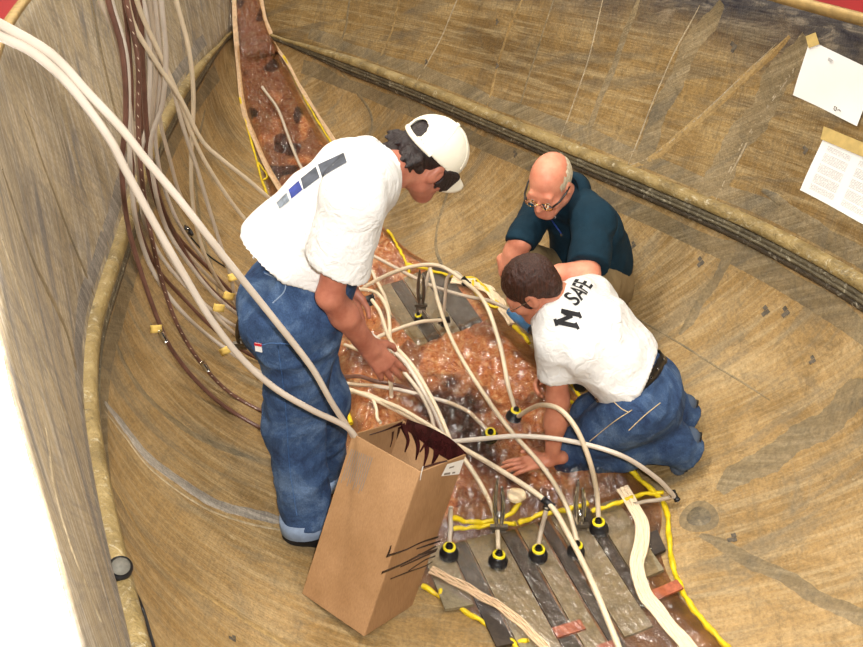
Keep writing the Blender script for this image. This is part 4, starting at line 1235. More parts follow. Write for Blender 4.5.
# small black loop of cable on the left floor
q, nn = on_hull(187, 232)
u_ = unit(np.cross(nn, (0, 0, 1))); w_ = np.cross(nn, u_)
lp = thing('cable_loop', q, 'small black cable loop with bright clip among the hanging hoses', 'cable')
MB().tube([q + nn * .012 + .024 * (math.cos(a) * u_ * .7 + math.sin(a) * w_) for a in np.linspace(0, 5.6, 24)], .008, 8).build('loop', M['black'], lp)
MB().tube([q + nn * .014 - w_ * .01, q + nn * .016 - w_ * .035], .005, 8).build('clip', M['chrome'], lp)
P = [on_hull(x, y, .006)[0] for x, y in ((190, 238), (198, 247), (210, 258), (225, 268))]
V, Fc = tube_mesh(spline(P, 20), .004, 8); obj('tail', V, Fc, M['black'], lp)

# ------------------------------------------------------------------ taped sheets on the far side
t = NT('printed_sheet')
tc = t.n('ShaderNodeTexCoord'); sp = t.n('ShaderNodeSeparateXYZ'); t.l(tc.outputs['UV'], sp.inputs[0])
line = t.math('GREATER_THAN', t.math('FRACT', t.math('MULTIPLY', sp.outputs[1], 46.0)), .45)
words = t.math('GREATER_THAN', t.noise(t.coord('UV', scale=(60, 46, 1)), 1.0, 1), .40)
def span(c, a, b): return t.math('MULTIPLY', t.math('GREATER_THAN', c, a), t.math('LESS_THAN', c, b))
colm = t.math('ADD', span(sp.outputs[0], .10, .44), span(sp.outputs[0], .56, .92))
para = t.math('GREATER_THAN', t.math('FRACT', t.math('MULTIPLY', sp.outputs[1], 5.2)), .16)
msk = t.math('MULTIPLY', t.math('MULTIPLY', line, words), t.math('MULTIPLY', t.math('MULTIPLY', colm, para), span(sp.outputs[1], .10, .90)))
t.principled(t.mix(t.math('MULTIPLY', msk, .55), hexc(240, 238, 234), hexc(110, 110, 114)), .7)
M['sheet_print'] = t.m
M['masking'] = simple('masking_tape', (200, 172, 106), .7, .1, 30)
def sheet(corners, name, mat, label, n=10):
    c = np.array(corners, float)
    V, U = [], []
    for i in range(n):
        for j in range(n):
            a, b = i / (n - 1), j / (n - 1)
            x, y = (c[0] * (1 - a) + c[1] * a) * (1 - b) + (c[3] * (1 - a) + c[2] * a) * b
            q, nn = on_hull(x, y); V.append(q + nn * (.005 + .004 * math.sin(a * 5 + b * 3) * b)); U.append((a, 1 - b))
    o = obj(name, V, grid_faces(n, n), mat, None, uv=np.array(U), loc=V[0])
    return tag(o, label, 'paper')
def tape_piece(pxs, label_parent):
    V = []
    for x, y in pxs:
        q, nn = on_hull(x, y); V.append(q + nn * .011)
    obj('masking_tape', V, [(0, 1, 2, 3)], M['masking'], label_parent, smooth=False)
s1 = sheet([(811, 40), (878, 72), (859, 126), (794, 95)], 'paper_sheet', M['paper'], 'upper blank white sheet taped to the far side of the hull')
tape_piece([(808, 36), (818, 32), (822, 44), (811, 48)], s1)
for pxs in ([(837, 106), (839, 107.5), (838, 110.5), (836.4, 109), (837, 106)], [(840, 110), (841.5, 109.5), (843, 111)]):
    P = [on_hull(x, y, .011)[0] for x, y in pxs]
    MB().tube(spline(P, 14), .0014, 5).build('pen_mark', M['mark'], s1)
P = [on_hull(x, y, .0105)[0] for x, y in ((831, 57), (836, 60), (833, 62), (830, 60))]
obj('smudge', P, [(0, 1, 2, 3)], simple('smudge', (176, 174, 172), .8, .1), s1, smooth=False)
s2 = sheet([(825, 137), (894, 168), (868, 226), (801, 190)], 'paper_sheet', M['sheet_print'], 'lower printed white sheet with a wide strip of tape along its top')
tape_piece([(826, 126), (872, 145), (868, 158), (823, 139)], s2)
# materials of the people
def skin_mat(name, a, b):
    t = NT(name); ob = t.coord()
    col = t.ramp(t.noise(ob, 14, 5, .6), [(.3, hexc(*a)), (.7, hexc(*b))])
    t.principled(col, .48, t.bump(t.noise(ob, 180, 3), .12, .002), Subsurface_Weight=.08, Subsurface_Radius=(.01, .004, .002), Specular_IOR_Level=.4)
    return t.m
M['skin_a'] = skin_mat('skin_ruddy', (150, 84, 66), (188, 124, 100))
M['skin_b'] = skin_mat('skin_tanned', (196, 118, 92), (226, 156, 126))
M['skin_c'] = skin_mat('skin_fair', (176, 108, 82), (205, 138, 108))
def cloth_mat(name, rgb, var, wv=900, rough=.85, bump=.25):
    t = NT(name); ob = t.coord()
    c = hexc(*rgb)
    col = t.ramp(t.noise(ob, 9, 6, .65), [(.3, tuple(x * (1 - var) for x in c[:3]) + (1,)), (.7, tuple(min(1, x * (1 + var)) for x in c[:3]) + (1,))])
    fold = t.noise(ob, 22, 3, .55, 1.2)
    wvv = t.noise(ob, wv, 2)
    nm = t.bump(t.math('ADD', fold, t.math('MULTIPLY', wvv, .12)), bump, .02)
    t.principled(col, rough, nm, Specular_IOR_Level=.2)
    return t.m
M['white_cotton'] = cloth_mat('white_cotton', (226, 224, 221), .02, bump=.6)
M['teal_cotton'] = cloth_mat('dark_teal_cotton', (16, 42, 56), .2)
M['khaki'] = cloth_mat('khaki_twill', (132, 112, 80), .12)
def denim_mat(name, a, b, c):
    t = NT(name); ob = t.coord()
    col = t.ramp(t.noise(ob, 7, 6, .68, .5), [(.32, hexc(*a)), (.5, hexc(*b)), (.72, hexc(*c))])
    tw = t.noise(t.coord(scale=(1, 1, .35)), 420, 2)
    col = t.mix(.3, col, t.ramp(tw, [(.35, .2), (.65, .8)]), 'OVERLAY')
    t.principled(col, .85, t.bump(t.math('ADD', t.noise(ob, 24, 4, .6, 1.0), t.math('MULTIPLY', tw, .1)), .35, .02), Specular_IOR_Level=.2)
    return t.m
M['denim'] = denim_mat('blue_denim', (34, 48, 78), (54, 76, 110), (98, 120, 150))
M['denim_worn'] = denim_mat('worn_denim', (40, 66, 108), (62, 92, 136), (96, 124, 162))
M['denim_back'] = simple('denim_inside', (128, 146, 172), .9, .1, 40)
M['stitch'] = simple('stitch', (190, 170, 130), .8, .05)
M['black_shoe'] = simple('black_leather', (18, 18, 22), .5, .2, 20)
M['grey_shoe'] = simple('grey_suede', (70, 84, 104), .8, .15, 20)
def hair_mat(name, a, b, sc=(60, 60, 8)):
    t = NT(name)
    n = t.noise(t.coord(scale=sc), 3, 4, .6)
    t.principled(t.ramp(n, [(.3, hexc(*a)), (.7, hexc(*b))]), .5, t.bump(n, .6, .01), Specular_IOR_Level=.5)
    return t.m
M['hair_a'] = hair_mat('dark_brown_hair', (12, 6, 7), (38, 20, 18))
M['hair_c'] = hair_mat('brown_hair', (26, 12, 8), (74, 38, 24))
M['hair_b'] = hair_mat('white_hair', (170, 154, 126), (226, 212, 186))
M['cap'] = cloth_mat('off_white_cotton', (228, 222, 204), .04, 700, .85, .12)
M['print_dark'] = simple('print_grey', (70, 74, 84), .8, .25, 30)
M['print_pale'] = simple('print_pale', (128, 136, 146), .8, .25, 60)
M['print_blue'] = simple('print_blue', (52, 66, 140), .8, .2, 30)
M['ink'] = simple('black_ink', (22, 20, 24), .8, .1)
M['frame_black'] = simple('black_plastic', (22, 20, 20), .3, .1)
M['gold'] = simple('gold_wire', (200, 160, 90), .25, .1, Metallic=1.0)
M['eye'] = simple('eye_white', (225, 215, 205), .25, .02)
M['iris'] = simple('iris', (60, 40, 28), .2, .1)
M['lens'] = None
def glass_mat(name, tint):
    t = NT(name)
    tr = t.n('ShaderNodeBsdfTransparent'); tr.inputs[0].default_value = (*tint, 1)
    gl = t.n('ShaderNodeBsdfGlossy'); gl.inputs['Roughness'].default_value = .03
    lw = t.n('ShaderNodeFresnel'); lw.inputs[0].default_value = 1.5
    mx = t.n('ShaderNodeMixShader')
    t.l(lw.outputs[0], mx.inputs[0]); t.l(tr.outputs[0], mx.inputs[1]); t.l(gl.outputs[0], mx.inputs[2]); t.l(mx.outputs[0], t.out.inputs[0])
    return t.m
M['lens'] = glass_mat('spectacle_lens', (.95, .95, .93))

def add_eyes(c, R, parent, sc=1.0):
    for s in (-1, 1):
        p = c + R @ (np.array([s * .032, .0795, -.004]) * sc)
        b = MB().lathe([(.0005, -.0125), (.006, -.011), (.0105, -.0065), (.0125, 0), (.0105, .0065), (.006, .0108), (.0005, .0125)], p, unit(R[:, 1] - R[:, 2] * .35), 14)
        e = b.build('eye', M['eye'], parent)
        MB().lathe([(.0001, .0128), (.003, .0126), (.0055, .0115), (.0055, .0105)][::-1], p, unit(R[:, 1] - R[:, 2] * .35), 14).build('iris', M['iris'], e)

def glasses(c, R, parent, mat_frame, sc=1.0, black=True):
    g = lambda x, y, z: c + R @ (np.array([x, y, z]) * sc)
    rim = MB()
    lens = MB()
    for s in (-1, 1):
        P = [g(s * .034 + .026 * math.cos(a), .106 - .004 * abs(math.cos(a)), -.01 + .019 * math.sin(a)) for a in np.linspace(0, 2 * math.pi, 25)]
        rim.tube(P, .0014, 6)
        n = len(P) - 1
        lens.add([g(s * .034, .1065, -.01)] + P[:-1], [(0, 1 + k, 1 + (k + 1) % n) for k in range(n)])
    rim.tube([g(-.01, .108, -.004), g(0, .111, .0), g(.01, .108, -.004)], .0015, 6)
    fr = rim.build('spectacle_frame', M['gold'], parent)
    lens.build('lens', M['lens'], fr)
    for s in (-1, 1):
        MB().tube([g(s * .059, .102, -.004), g(s * .074, .07, -.003), g(s * .083, .02, .0), g(s * .084, -.012, .004), g(s * .08, -.03, -.018)], [.0042, .0042, .004, .0034, .0025], 8).build('temple_arm', mat_frame, fr)

def shoe(name, ankle, fwd, up, mat, parent, sc=1.0):
    R = rotm(fwd, up)
    g = lambda x, y, z: np.asarray(ankle) + R @ (np.array([x, y, z]) * sc)
    pr = [cap(g(0, -.045, -.05), g(0, .05, -.05), .036, .038, .03), cap(g(0, .05, -.055), g(0, .15, -.062), .04, .032, .03), cap(g(0, -.02, -.03), g(0, 0, .02), .038, .042, .03),
          cap(g(0, .02, -.02), g(0, .11, -.05), .032, .028, .03), half(g(0, 0, -.088), -R[:, 2])]
    o, _, _ = body_obj(name, pr, .006, mat, parent)
    sole = MB()
    n = 20
    prof = [(.046 * math.cos(a) * (1 - .12 * (math.sin(a) < -.3)), .052 + .135 * math.sin(a)) for a in np.linspace(0, 2 * math.pi, n, endpoint=False)]
    V = [g(x, y, -.086) for x, y in prof] + [g(x, y, -.100) for x, y in prof]
    sole.add(V, [tuple(range(n)), tuple(range(2 * n - 1, n - 1, -1))] + [(k, n + k, n + (k + 1) % n, (k + 1) % n) for k in range(n)])
    sole.build('sole', M['frame_black'], o)
    return o

# ================================================================== person 1: stands bent over in a white shirt and white cap
A = np.array
def person_standing():
    root = thing('person', (-.40, 2.43, .10), 'standing person bent over in white T-shirt, rolled jeans and off-white cap', 'person')
    fw = unit((.90, .42, 0)); rt = A([fw[1], -fw[0], 0])     # facing, right hand side (towards the camera)
    hip = A([-.435, 2.42, .98])
    hR, hL = hip + rt * .09, hip - rt * .09
    kR, kL = A([-.445, 2.36, .56]), A([-.38, 2.53, .54])
    aR, aL = A([-.42, 2.30, .20]), A([-.40, 2.62, .15])
    neck = aty(377, 167, 2.42)
    chest = hip * .38 + neck * .62 + A([-.035, 0, .005])
    waist = hip * .78 + neck * .22 + A([-.06, 0, .03])
    up = unit(neck - hip)
    sR = aty(352, 196, 2.19); sL = neck + A([-.10, .15, -.06])
    eR, wR = aty(330, 296, 2.20), aty(369, 347, 2.34)
    eL, wL = A([-.22, 2.68, 1.15]), A([-.28, 2.62, .93])
    hc = aty(430, 159, 2.60)
    HR = rotm((.62, .46, -.62), (.66, .05, .74))
    hand_dir = unit(aty(402, 384, 2.38) - wR)
    skin = [sec(hip, chest, rt, .14, .10, .15, .10), sec(chest, neck - up * .05, rt, .14, .09, .07, .06),
            cap(sR, eR, .046, .037, .02), cap(eR, eR * .65 + wR * .35, .037, .041, .02), cap(eR * .65 + wR * .35, wR, .041, .028, .02),
            cap(sL, eL, .05, .042, .03), cap(eL, wL, .042, .028, .03),
            cap(hR, kR, .075, .055, .04), cap(kR, aR, .052, .035, .03), cap(hL, kL, .075, .055, .04), cap(kL, aL, .052, .035, .03)]
    skin += head_prims(hc, HR, neck + A([-.02, 0, -.02]))
    skin += hand_prims(wR, hand_dir, (.25, -.75, .35), 1, (.14, .18, .22, .28), 1.0, .8, 1.06)
    skin += hand_prims(wL, (.15, -.15, -1), (-.1, 1, 0), -1, (.2, .2, .25, .3))
    body_obj('body', skin, .0052, M['skin_a'], root)
    add_eyes(hc, HR, root)
    # T-shirt
    # the hem and cuff cuts only act near their own end
    def limited(c, n, rad):
        c, n = np.asarray(c, float), unit(n)
        def f(q, d):
            w = np.linalg.norm(q - c, axis=1) < rad
            return np.where(w, np.maximum(d, (q - c) @ n), d)
        return ('f', f)
    mid = lambda a, b, t: a * (1 - t) + b * t
    sh = [sec(hip + up * .06, waist + up * .05, rt, .170, .135, .180, .145), sec(waist, chest, rt, .180, .145, .19, .14), sec(chest, neck - up * .05, rt, .19, .125, .12, .082),
          ell(waist + fw * .05 - up * .0, (.14, .15, .15), None, .06), ell(waist - fw * .05 - up * .0, (.14, .15, .12), None, .06),
          cap(neck - up * .05, mid(neck, hc, .12), .074, .066, .04), half(hip + up * .165, -up * 1.0 + fw * .12),
          limited(neck + unit(hc - neck) * .03, hc - neck, .095), cap(neck - up * .05 + rt * .03, sR * .6 + neck * .4, .068, .07, .04),
          grp([cap(mid(neck, sR, .45), sR, .078, .074, .05), cap(sR, mid(sR, eR, .78), .075, .080, .05), cap(mid(sR, eR, .35), mid(sR, eR, .8) + A([.012, 0, .0]), .074, .078, .03),
               half(mid(sR, eR, .68), unit(eR - sR) + A([-.30, 0, 0]))], .05),
          grp([cap(neck * .4 + sL * .6, sL, .09, .085, .05), cap(sL, mid(sL, eL, .8), .085, .08, .05), half(mid(sL, eL, .7), eL - sL)], .05)]
    o, V, Fq = body_obj('t_shirt', sh, .007, M['white_cotton'], root,
                        [(.018, 7, unit(A([.3, 0, .9]))), (.003, 17, unit(A([.6, .1, .6])), 5.0)])
    # print across the shoulders
    bs = BVHTree.FromPolygons([tuple(v) for v in V], [tuple(int(i) for i in f) for f in Fq])
    def wrap_patch(quad, mat, n=14):
        q = A(quad, float); out = []
        for a in np.linspace(0, 1, n):
            for b in np.linspace(0, 1, n):
                x, y = (q[0] * (1 - a) + q[1] * a) * (1 - b) + (q[3] * (1 - a) + q[2] * a) * b
                p, nn, i, d = bs.ray_cast(Vector(EYE), Vector(ray(x, y)).normalized())
                if p is None: return
                out.append(A(p) + A(nn) * .0022)
        obj('back_print', out, grid_faces(n, n), M[mat], o)
    for quad, m in (([(318, 165), (344, 153), (347, 163), (322, 177)], 'print_dark'), ([(301, 179), (316, 167), (320, 178), (304, 190)], 'print_dark'),
                    ([(289, 190), (299, 181), (303, 190), (292, 199)], 'print_blue'), ([(277, 203), (287, 193), (290, 201), (280, 209)], 'print_pale')):
        wrap_patch(quad, m)
    # jeans
    hm = unit(kR - aR)
    jn = [sec(hip + up * .18, hip - A([0, 0, .03]), rt, .158, .124, .175, .15), cap(hR - A([0, 0, .02]), kR, .115, .092, .06), cap(kR, aR + A([0, 0, .02]), .09, .082, .04),
          cap(hL - A([0, 0, .02]), kL, .115, .090, .05), cap(kL, aL + A([0, 0, .02]), .088, .08, .04), ell(hip - fw * .03 - A([0, 0, .04]), (.12, .14, .12), None, .05),
          limited(aR + A([0, 0, -.02]), aR - kR, .14), limited(aL + A([0, 0, -.02]), aL - kL, .14), limited(hip + up * .20, up, .4)]
    o, V, Fq = body_obj('jeans', jn, .007, M['denim'], root, [(.014, 8, A([0, 0, 1.0]), 2.0), (.010, 15, A([.9, .3, .25]), 7.0)])
    for a, k in ((aR, kR), (aL, kL)):
        d = unit(a - k)
        MB().lathe([(.072, -.028), (.090, -.03), (.093, -.005), (.092, .022), (.086, .026), (.07, .02)], a + d * -.002, d, 24).build('rolled_cuff', M['denim_back'], o)
    # front pocket seam and tag, as sewn on
    def on_mesh(px, py, off=.003):
        bv = BVHTree.FromPolygons([tuple(v) for v in V], [tuple(int(i) for i in f) for f in Fq])
        p, n, i, d = bv.ray_cast(Vector(EYE), Vector(ray(px, py)).normalized())
        return None if p is None else (A(p) + A(n) * off, A(n))
    bv = BVHTree.FromPolygons([tuple(v) for v in V], [tuple(int(i) for i in f) for f in Fq])
    def seam(pxs, r, mat, name):
        P = []
        for x, y in spline([(x, y, 0) for x, y in pxs], 24)[:, :2]:
            p, n, i, d = bv.ray_cast(Vector(EYE), Vector(ray(x, y)).normalized())
            if p is not None: P.append(A(p) + A(n) * .001)
        if len(P) > 3: MB().tube(P, r, 6).build(name, mat, o)
    seam([(265, 273), (285, 283), (284, 292), (273, 303)], .0022, M['denim_back'], 'pocket_seam')
    seam([(262, 345), (272, 343), (300, 345)], .0018, M['denim_worn'], 'pocket_seam')
    seam([(278, 345), (285, 400), (290, 470), (297, 515)], .002, M['denim_worn'], 'leg_seam')
    seam([(264, 272), (290, 280), (325, 290)], .002, M['denim_worn'], 'waist_seam')
    q = on_mesh(259, 347)
    if q:
        R = rotm(np.cross(q[1], (0, 0, 1)), q[1])
        lb = MB().box(q[0], .022, .028, .003, R[:, 1], np.cross(R[:, 2], R[:, 1]), R[:, 2]).build('jeans_tag', M['white_cotton'], o, smooth=False)
        MB().box(q[0] + A([0, 0, .010]), .023, .008, .005, R[:, 1], np.cross(R[:, 2], R[:, 1]), R[:, 2]).build('red_stripe', simple('tag_red', (190, 30, 40), .7, .05), lb, smooth=False)
    # shoes
    shoe('shoe', aR + A([0, 0, -.02]), fw + A([0, -.05, -.30]), (.3, .1, 1), M['black_shoe'], root)
    shoe('shoe', aL + A([0, 0, -.02]), fw + A([0, .1, -.22]), (.2, .1, 1), M['black_shoe'], root)
    # hair: loose curls below the cap at the nape and before the ear
    g = lambda x, y, z: hc + HR @ A([x, y, z])
    hp = [ell(g(0, -.018, .030), (.0805, .103, .088), HR, .02), ell(g(0, -.085, -.03), (.07, .045, .055), HR, .03)]
    r2 = random.Random(4)
    for k in range(46):
        u = r2.uniform(-1, 1)
        p = g(.072 * u, -.075 - .03 * math.cos(u) + r2.uniform(-.02, .03), -.015 + r2.uniform(-.07, .02))
        q = p + HR @ A([r2.uniform(-.02, .02) + .012 * u, -.03 * r2.random() - .008, -.035 * r2.random() - .008])
        hp.append(cap(p, q, .017, .005, .008))
    for s in (-1, 1):
        for k in range(5):
            p = g(s * .08, .01 + .012 * k, .02)
            hp.append(cap(p, g(s * .083, .005 + .013 * k, -.03 - .012 * (k % 2)), .013, .005, .008))
        hp.append(cut(ell(g(s * .085, -.005, -.012), A([.03, .017, .025]), HR)))
    hp.append(('f', lambda q, d: np.maximum(d, ((q - g(0, .062, 0)) @ HR[:, 1]))))
    body_obj('hair', hp, .005, M['hair_a'], root)
    # cap: crown with a half-moon opening and strap at the back, button and a curved brim
    cp = [ell(g(0, -.014, .038), (.092, .114, .094), HR, .01), cut(ell(g(0, -.017, .031), (.084, .1065, .0895), HR)),
          half(g(0, 0, .022), -(HR[:, 2] + HR[:, 1] * .08)), cut(ell(g(0, -.125, .058), (.036, .05, .030), HR)),]
    co, CV, CF = body_obj('cap', cp, .0048, M['cap'], root)
    bm = MB()
    n1, n2 = 26, 9
    V = []
    for i in range(n1):
        a = math.radians(-72 + 144 * i / (n1 - 1))
        for j in range(n2):
            t = j / (n2 - 1)
            x = .088 * math.sin(a) * (1 - .08 * t); y = -.012 + .108 * math.cos(a) + t * .072 * math.cos(a * .95)
            z = .024 - .05 * t * .55 - .055 * (x / .088) ** 2 * (.25 + .75 * t)
            V.append(g(x, y, z))
    bm.add(V, grid_faces(n1, n2))
    br = bm.build('brim', M['cap'], co)
    md = br.modifiers.new('thick', 'SOLIDIFY'); md.thickness = .004
    MB().tube([g(.088 * math.sin(a), -.012 - .112 * math.cos(a), .030) for a in np.linspace(-1.0, 1.0, 16)], .0085, 8).build('strap', M['cap'], co)
    MB().lathe([(.001, .006), (.006, .005), (.008, .001), (.008, -.003)][::-1], g(0, -.012, .132), HR[:, 2], 12).build('button', M['cap'], co)
    seg = MB()
    for k in range(6):
        az = math.pi / 6 + k * math.pi / 3
        P = [g(.0915 * math.cos(az) * math.sin(t), -.012 + .1135 * math.sin(az) * math.sin(t), .040 + .0925 * math.cos(t)) for t in np.linspace(.06, 1.5, 14)]
        if k == 4: P = P[:6]
        seg.tube(P, .0012, 5)
    seg.build('panel_seam', M['cap'], co)
    return root
person_standing()
# ================================================================== person 2: kneels on the laminate in a printed white shirt
def limited(c, n, rad):
    c, n = np.asarray(c, float), unit(n)
    def f(q, d):
        w = np.linalg.norm(q - c, axis=1) < rad
        return np.where(w, np.maximum(d, (q - c) @ n), d)
    return ('f', f)
def mid(a, b, t): return a * (1 - t) + b * t

def person_kneeling():
    root = thing('person', (.72, 2.74, .08), 'kneeling person in lettered white T-shirt and blue jeans, one hand flat on the bagged laminate', 'person')
    fw = unit((-.85, .5, 0)); rt = A([fw[1], -fw[0], 0])
    hip = aty(641, 396, 2.72)
    hL, hR = hip - rt * .09, hip + rt * .09
    kL, kR = A([.555, 2.76, .125]), A([.66, 2.95, .16])
    aL, aR = A([.875, 2.66, .27]), A([.90, 2.83, .30])
    neck = aty(558, 303, 2.86)
    up = unit(neck - hip)
    bk = unit(np.cross(up, rt)); bk = bk if bk[2] > 0 else -bk           # out of the back
    chest = mid(hip, neck, .62) + bk * .02
    waist = mid(hip, neck, .25) + bk * .03
    sL, sR = aty(555, 343, 2.72), aty(592, 300, 3.02)
    hb = on_surf(540, 468)[0]
    wL = hb + A([.045, .02, .052]); eL = mid(sL, wL, .5) + A([.015, .0, .0])
    eR, wR = A([.60, 3.22, .45]), A([.53, 3.19, .25])
    hc = aty(530, 289, 2.86)
    HR = rotm((-.72, .18, -.62), (-.55, .0, .8))
    skin = [sec(hip, chest, rt, .14, .10, .15, .10), sec(chest, neck, rt, .15, .10, .09, .07),
            cap(sL, eL, .045, .038, .03), cap(eL, mid(eL, wL, .4), .039, .040, .03), cap(mid(eL, wL, .4), wL, .040, .027, .03),
            cap(sR, eR, .05, .042, .03), cap(eR, wR, .042, .029, .03),
            cap(hL, kL, .075, .055, .04), cap(kL, aL, .05, .035, .03), cap(hR, kR, .075, .055, .04), cap(kR, aR, .05, .035, .03)]
    skin += head_prims(hc, HR, mid(neck, hc, .05), .96)
    skin += hand_prims(wL + A([-.01, 0, -.028]), (-1, -.12, -.12), (-.12, -.05, 1), -1, (.10, .08, .08, .10), 1.6, .15, .98, .035)
    skin += hand_prims(wR, (-.75, -.3, -.45), (.2, .8, .6), 1, (.5, .6, .6, .6), 1.0, .8, 1.0)
    body_obj('body', skin, .0052, M['skin_c'], root)
    add_eyes(hc, HR, root, .96)
    sh = [sec(hip + up * .03, waist + up * .04, rt, .160, .130, .165, .13), sec(waist, chest, rt, .165, .13, .19, .125), sec(chest, neck - up * .05, rt, .20, .125, .13, .085),
          ell(hip + bk * .03 + up * .07, (.14, .14, .10), None, .05), cap(neck - up * .03, neck, .075, .068, .04),
          half(hip + up * .085, -up + bk * .10 + rt * .22), limited(neck + unit(hc - neck) * .025, hc - neck, .10),
          grp([cap(mid(neck, sL, .55), sL, .085, .068, .05), cap(sL, mid(sL, eL, .85), .063, .064, .04), half(mid(sL, eL, .58), A([0, 0, -1]))], .03),
          grp([cap(mid(neck, sR, .55), sR, .09, .082, .05), cap(sR, mid(sR, eR, .75), .086, .08, .04), half(mid(sR, eR, .7), eR - sR)], .05)]
    o, V, Fq = body_obj('t_shirt', sh, .007, M['white_cotton'], root, [(.018, 8, unit(up + rt * .5), 3.0), (.010, 16, unit(rt + up * .3), 5.0)])
    # the lettering, wrapped on to the cloth of the upper back
    bv = BVHTree.FromPolygons([tuple(v) for v in V], [tuple(int(i) for i in f) for f in Fq])
    def lettering(text, px0, px1, height, name, shear=0.0, bold=.0):
        cu = bpy.data.curves.new(name, 'FONT')
        cu.body = text; cu.size = 1; cu.offset = bold; cu.shear = shear
        to = bpy.data.objects.new(name, cu); C.objects.link(to)
        dg = bpy.context.evaluated_depsgraph_get(); dg.update()
        me = bpy.data.meshes.new_from_object(to.evaluated_get(dg))
        C.objects.unlink(to); bpy.data.objects.remove(to); bpy.data.curves.remove(cu)
        bm = bmesh.new(); bm.from_mesh(me); bpy.data.meshes.remove(me)
        bmesh.ops.triangulate(bm, faces=bm.faces[:])
        for _ in range(3):
            bmesh.ops.subdivide_edges(bm, edges=[e for e in bm.edges if e.calc_length() > .12], cuts=1)
            bmesh.ops.triangulate(bm, faces=bm.faces[:])
        T = A([v.co[:] for v in bm.verts]); fs = [[v.index for v in f.verts] for f in bm.faces]
        bm.free()
        # left and right ends of the line found on the cloth, then laid along it
        e = []
        for p in (px0, px1):
            q, n, i, d = bv.ray_cast(Vector(EYE), Vector(ray(*p)).normalized()); e.append(A(q))
        xd = e[1] - e[0]; L = np.linalg.norm(xd); xd /= L
        yd = unit(up - xd * (up @ xd)); nd = np.cross(xd, yd)
        w = T[:, 0].max() - T[:, 0].min(); hgt = T[:, 1].max() - T[:, 1].min()
        x = (T[:, 0] - T[:, 0].min()) / w * L; y = (T[:, 1] - T[:, 1].min()) / hgt * height
        out = []
        if nd @ bk < 0: nd = -nd
        for a, b in zip(x, y):
            p = e[0] + xd * a + yd * b + nd * .12
            q, n, i, d = bv.ray_cast(Vector(p), Vector(-nd))
            q, n = (A(q), A(n)) if q is not None else (p - nd * .12, nd)
            out.append(q + n * .0022)
        obj(name, out, fs, M['ink'], o, smooth=False)
    # the big slanted M in four bold strokes
    mb = MB()
    def px_strip(a, b, w):
        a, b = A(a, float), A(b, float)
        d = (b - a) / np.linalg.norm(b - a); l = A([-d[1], d[0]]) * w * .5
        V = []
        for t_ in np.linspace(0, 1, 9):
            for j in np.linspace(-1, 1, 4):
                x, y = a + (b - a) * t_ + l * j
                p, n, i, dd = bv.ray_cast(Vector(EYE), Vector(ray(x, y)).normalized())
                if p is None: return
                V.append(A(p) + A(n) * .0024)
        mb.add(V, grid_faces(9, 4))
    for a, b, w in (((556, 322), (577, 326.5), 4.6), ((558, 321.5), (572, 316), 4.2), ((572, 317), (562, 311.5), 4.2), ((561, 311), (580, 315.5), 4.6)):
        px_strip(a, b, w)
    for a, b in (((555, 319), (557, 326)), ((575, 323), (578.5, 329.5)), ((578, 312.5), (581, 318.5))): px_strip(a, b, 3.2)
    mb.build('printed_letter', M['ink'], o, smooth=False)
    lettering('SAFE', (576, 307), (593, 286), .058, 'printed_word', .0, .018)
    # jeans, with belt and pockets
    jn = [sec(hip + up * .08, hip - up * .03, rt, .138, .100, .140, .110), cap(hL, kL, .118, .092, .06), cap(kL, mid(kL, aL, .5), .088, .085, .04), cap(mid(kL, aL, .5), aL, .085, .072, .04), cap(aL, aL + A([.075, 0, -.06]), .072, .07, .05),
          cap(hR, kR, .118, .092, .05), cap(kR, mid(kR, aR, .5), .088, .086, .04), cap(mid(kR, aR, .5), aR, .086, .072, .04), cap(aR, aR + A([.075, 0, -.05]), .072, .068, .05), ell(hip - up * .05 + bk * .01, (.11, .11, .11), None, .05),
          limited(aL + A([.08, 0, -.075]), (.75, 0, -.65), .16), limited(aR + A([.08, 0, -.07]), (.75, 0, -.65), .16), limited(hip + up * .09, up, .30)]
    j, JV, JF = body_obj('jeans', jn, .007, M['denim'], root, [(.011, 9, unit(A([.6, .1, .5])), 2.0), (.006, 19, unit(A([.2, 1, .2])), 7.0)])
    bj = BVHTree.FromPolygons([tuple(v) for v in JV], [tuple(int(i) for i in f) for f in JF])
    def seam(pxs, r, mat, name):
        P = []
        for x, y in spline([(x, y, 0) for x, y in pxs], 24)[:, :2]:
            p, n, i, d = bj.ray_cast(Vector(EYE), Vector(ray(x, y)).normalized())
            if p is not None: P.append(A(p) + A(n) * .001)
        if len(P) > 3: MB().tube(P, r, 6).build(name, mat, j)
    seam([(590, 441), (615, 421), (632, 410)], .0018, M['stitch'], 'pocket_seam')
    seam([(612, 400), (622, 409), (628, 412)], .0018, M['stitch'], 'pocket_seam')
    seam([(629, 430), (645, 415), (660, 403)], .0018, M['stitch'], 'pocket_seam')
    ctr = hip + up * .05
    P = [ctr + rt * (.145 * math.cos(a)) + bk * (.11 * math.sin(a)) for a in np.linspace(0, 2 * math.pi, 40)]
    Q = []
    for p in P:
        q, n, i, d = bj.find_nearest(Vector(p)); Q.append(A(q) + A(n) * .004)
    b = MB()
    Q = A(Q)
    bands = np.concatenate([(Q + up * h)[:, None, :] for h in (-.017, .017)], 1).reshape(-1, 3)
    bo = obj('belt', bands, grid_faces(len(Q), 2), M['frame_black'], root)
    md = bo.modifiers.new('thick', 'SOLIDIFY'); md.thickness = .006; md.offset = 0
    for k in range(6, 36, 3):
        c = Q[k] + unit(Q[k] - ctr) * .004
        MB().lathe([(.0045, -.001), (.0045, .003), (.003, .0035)], c, unit(Q[k] - ctr), 10).build('belt_stud', M['chrome_p'], bo)
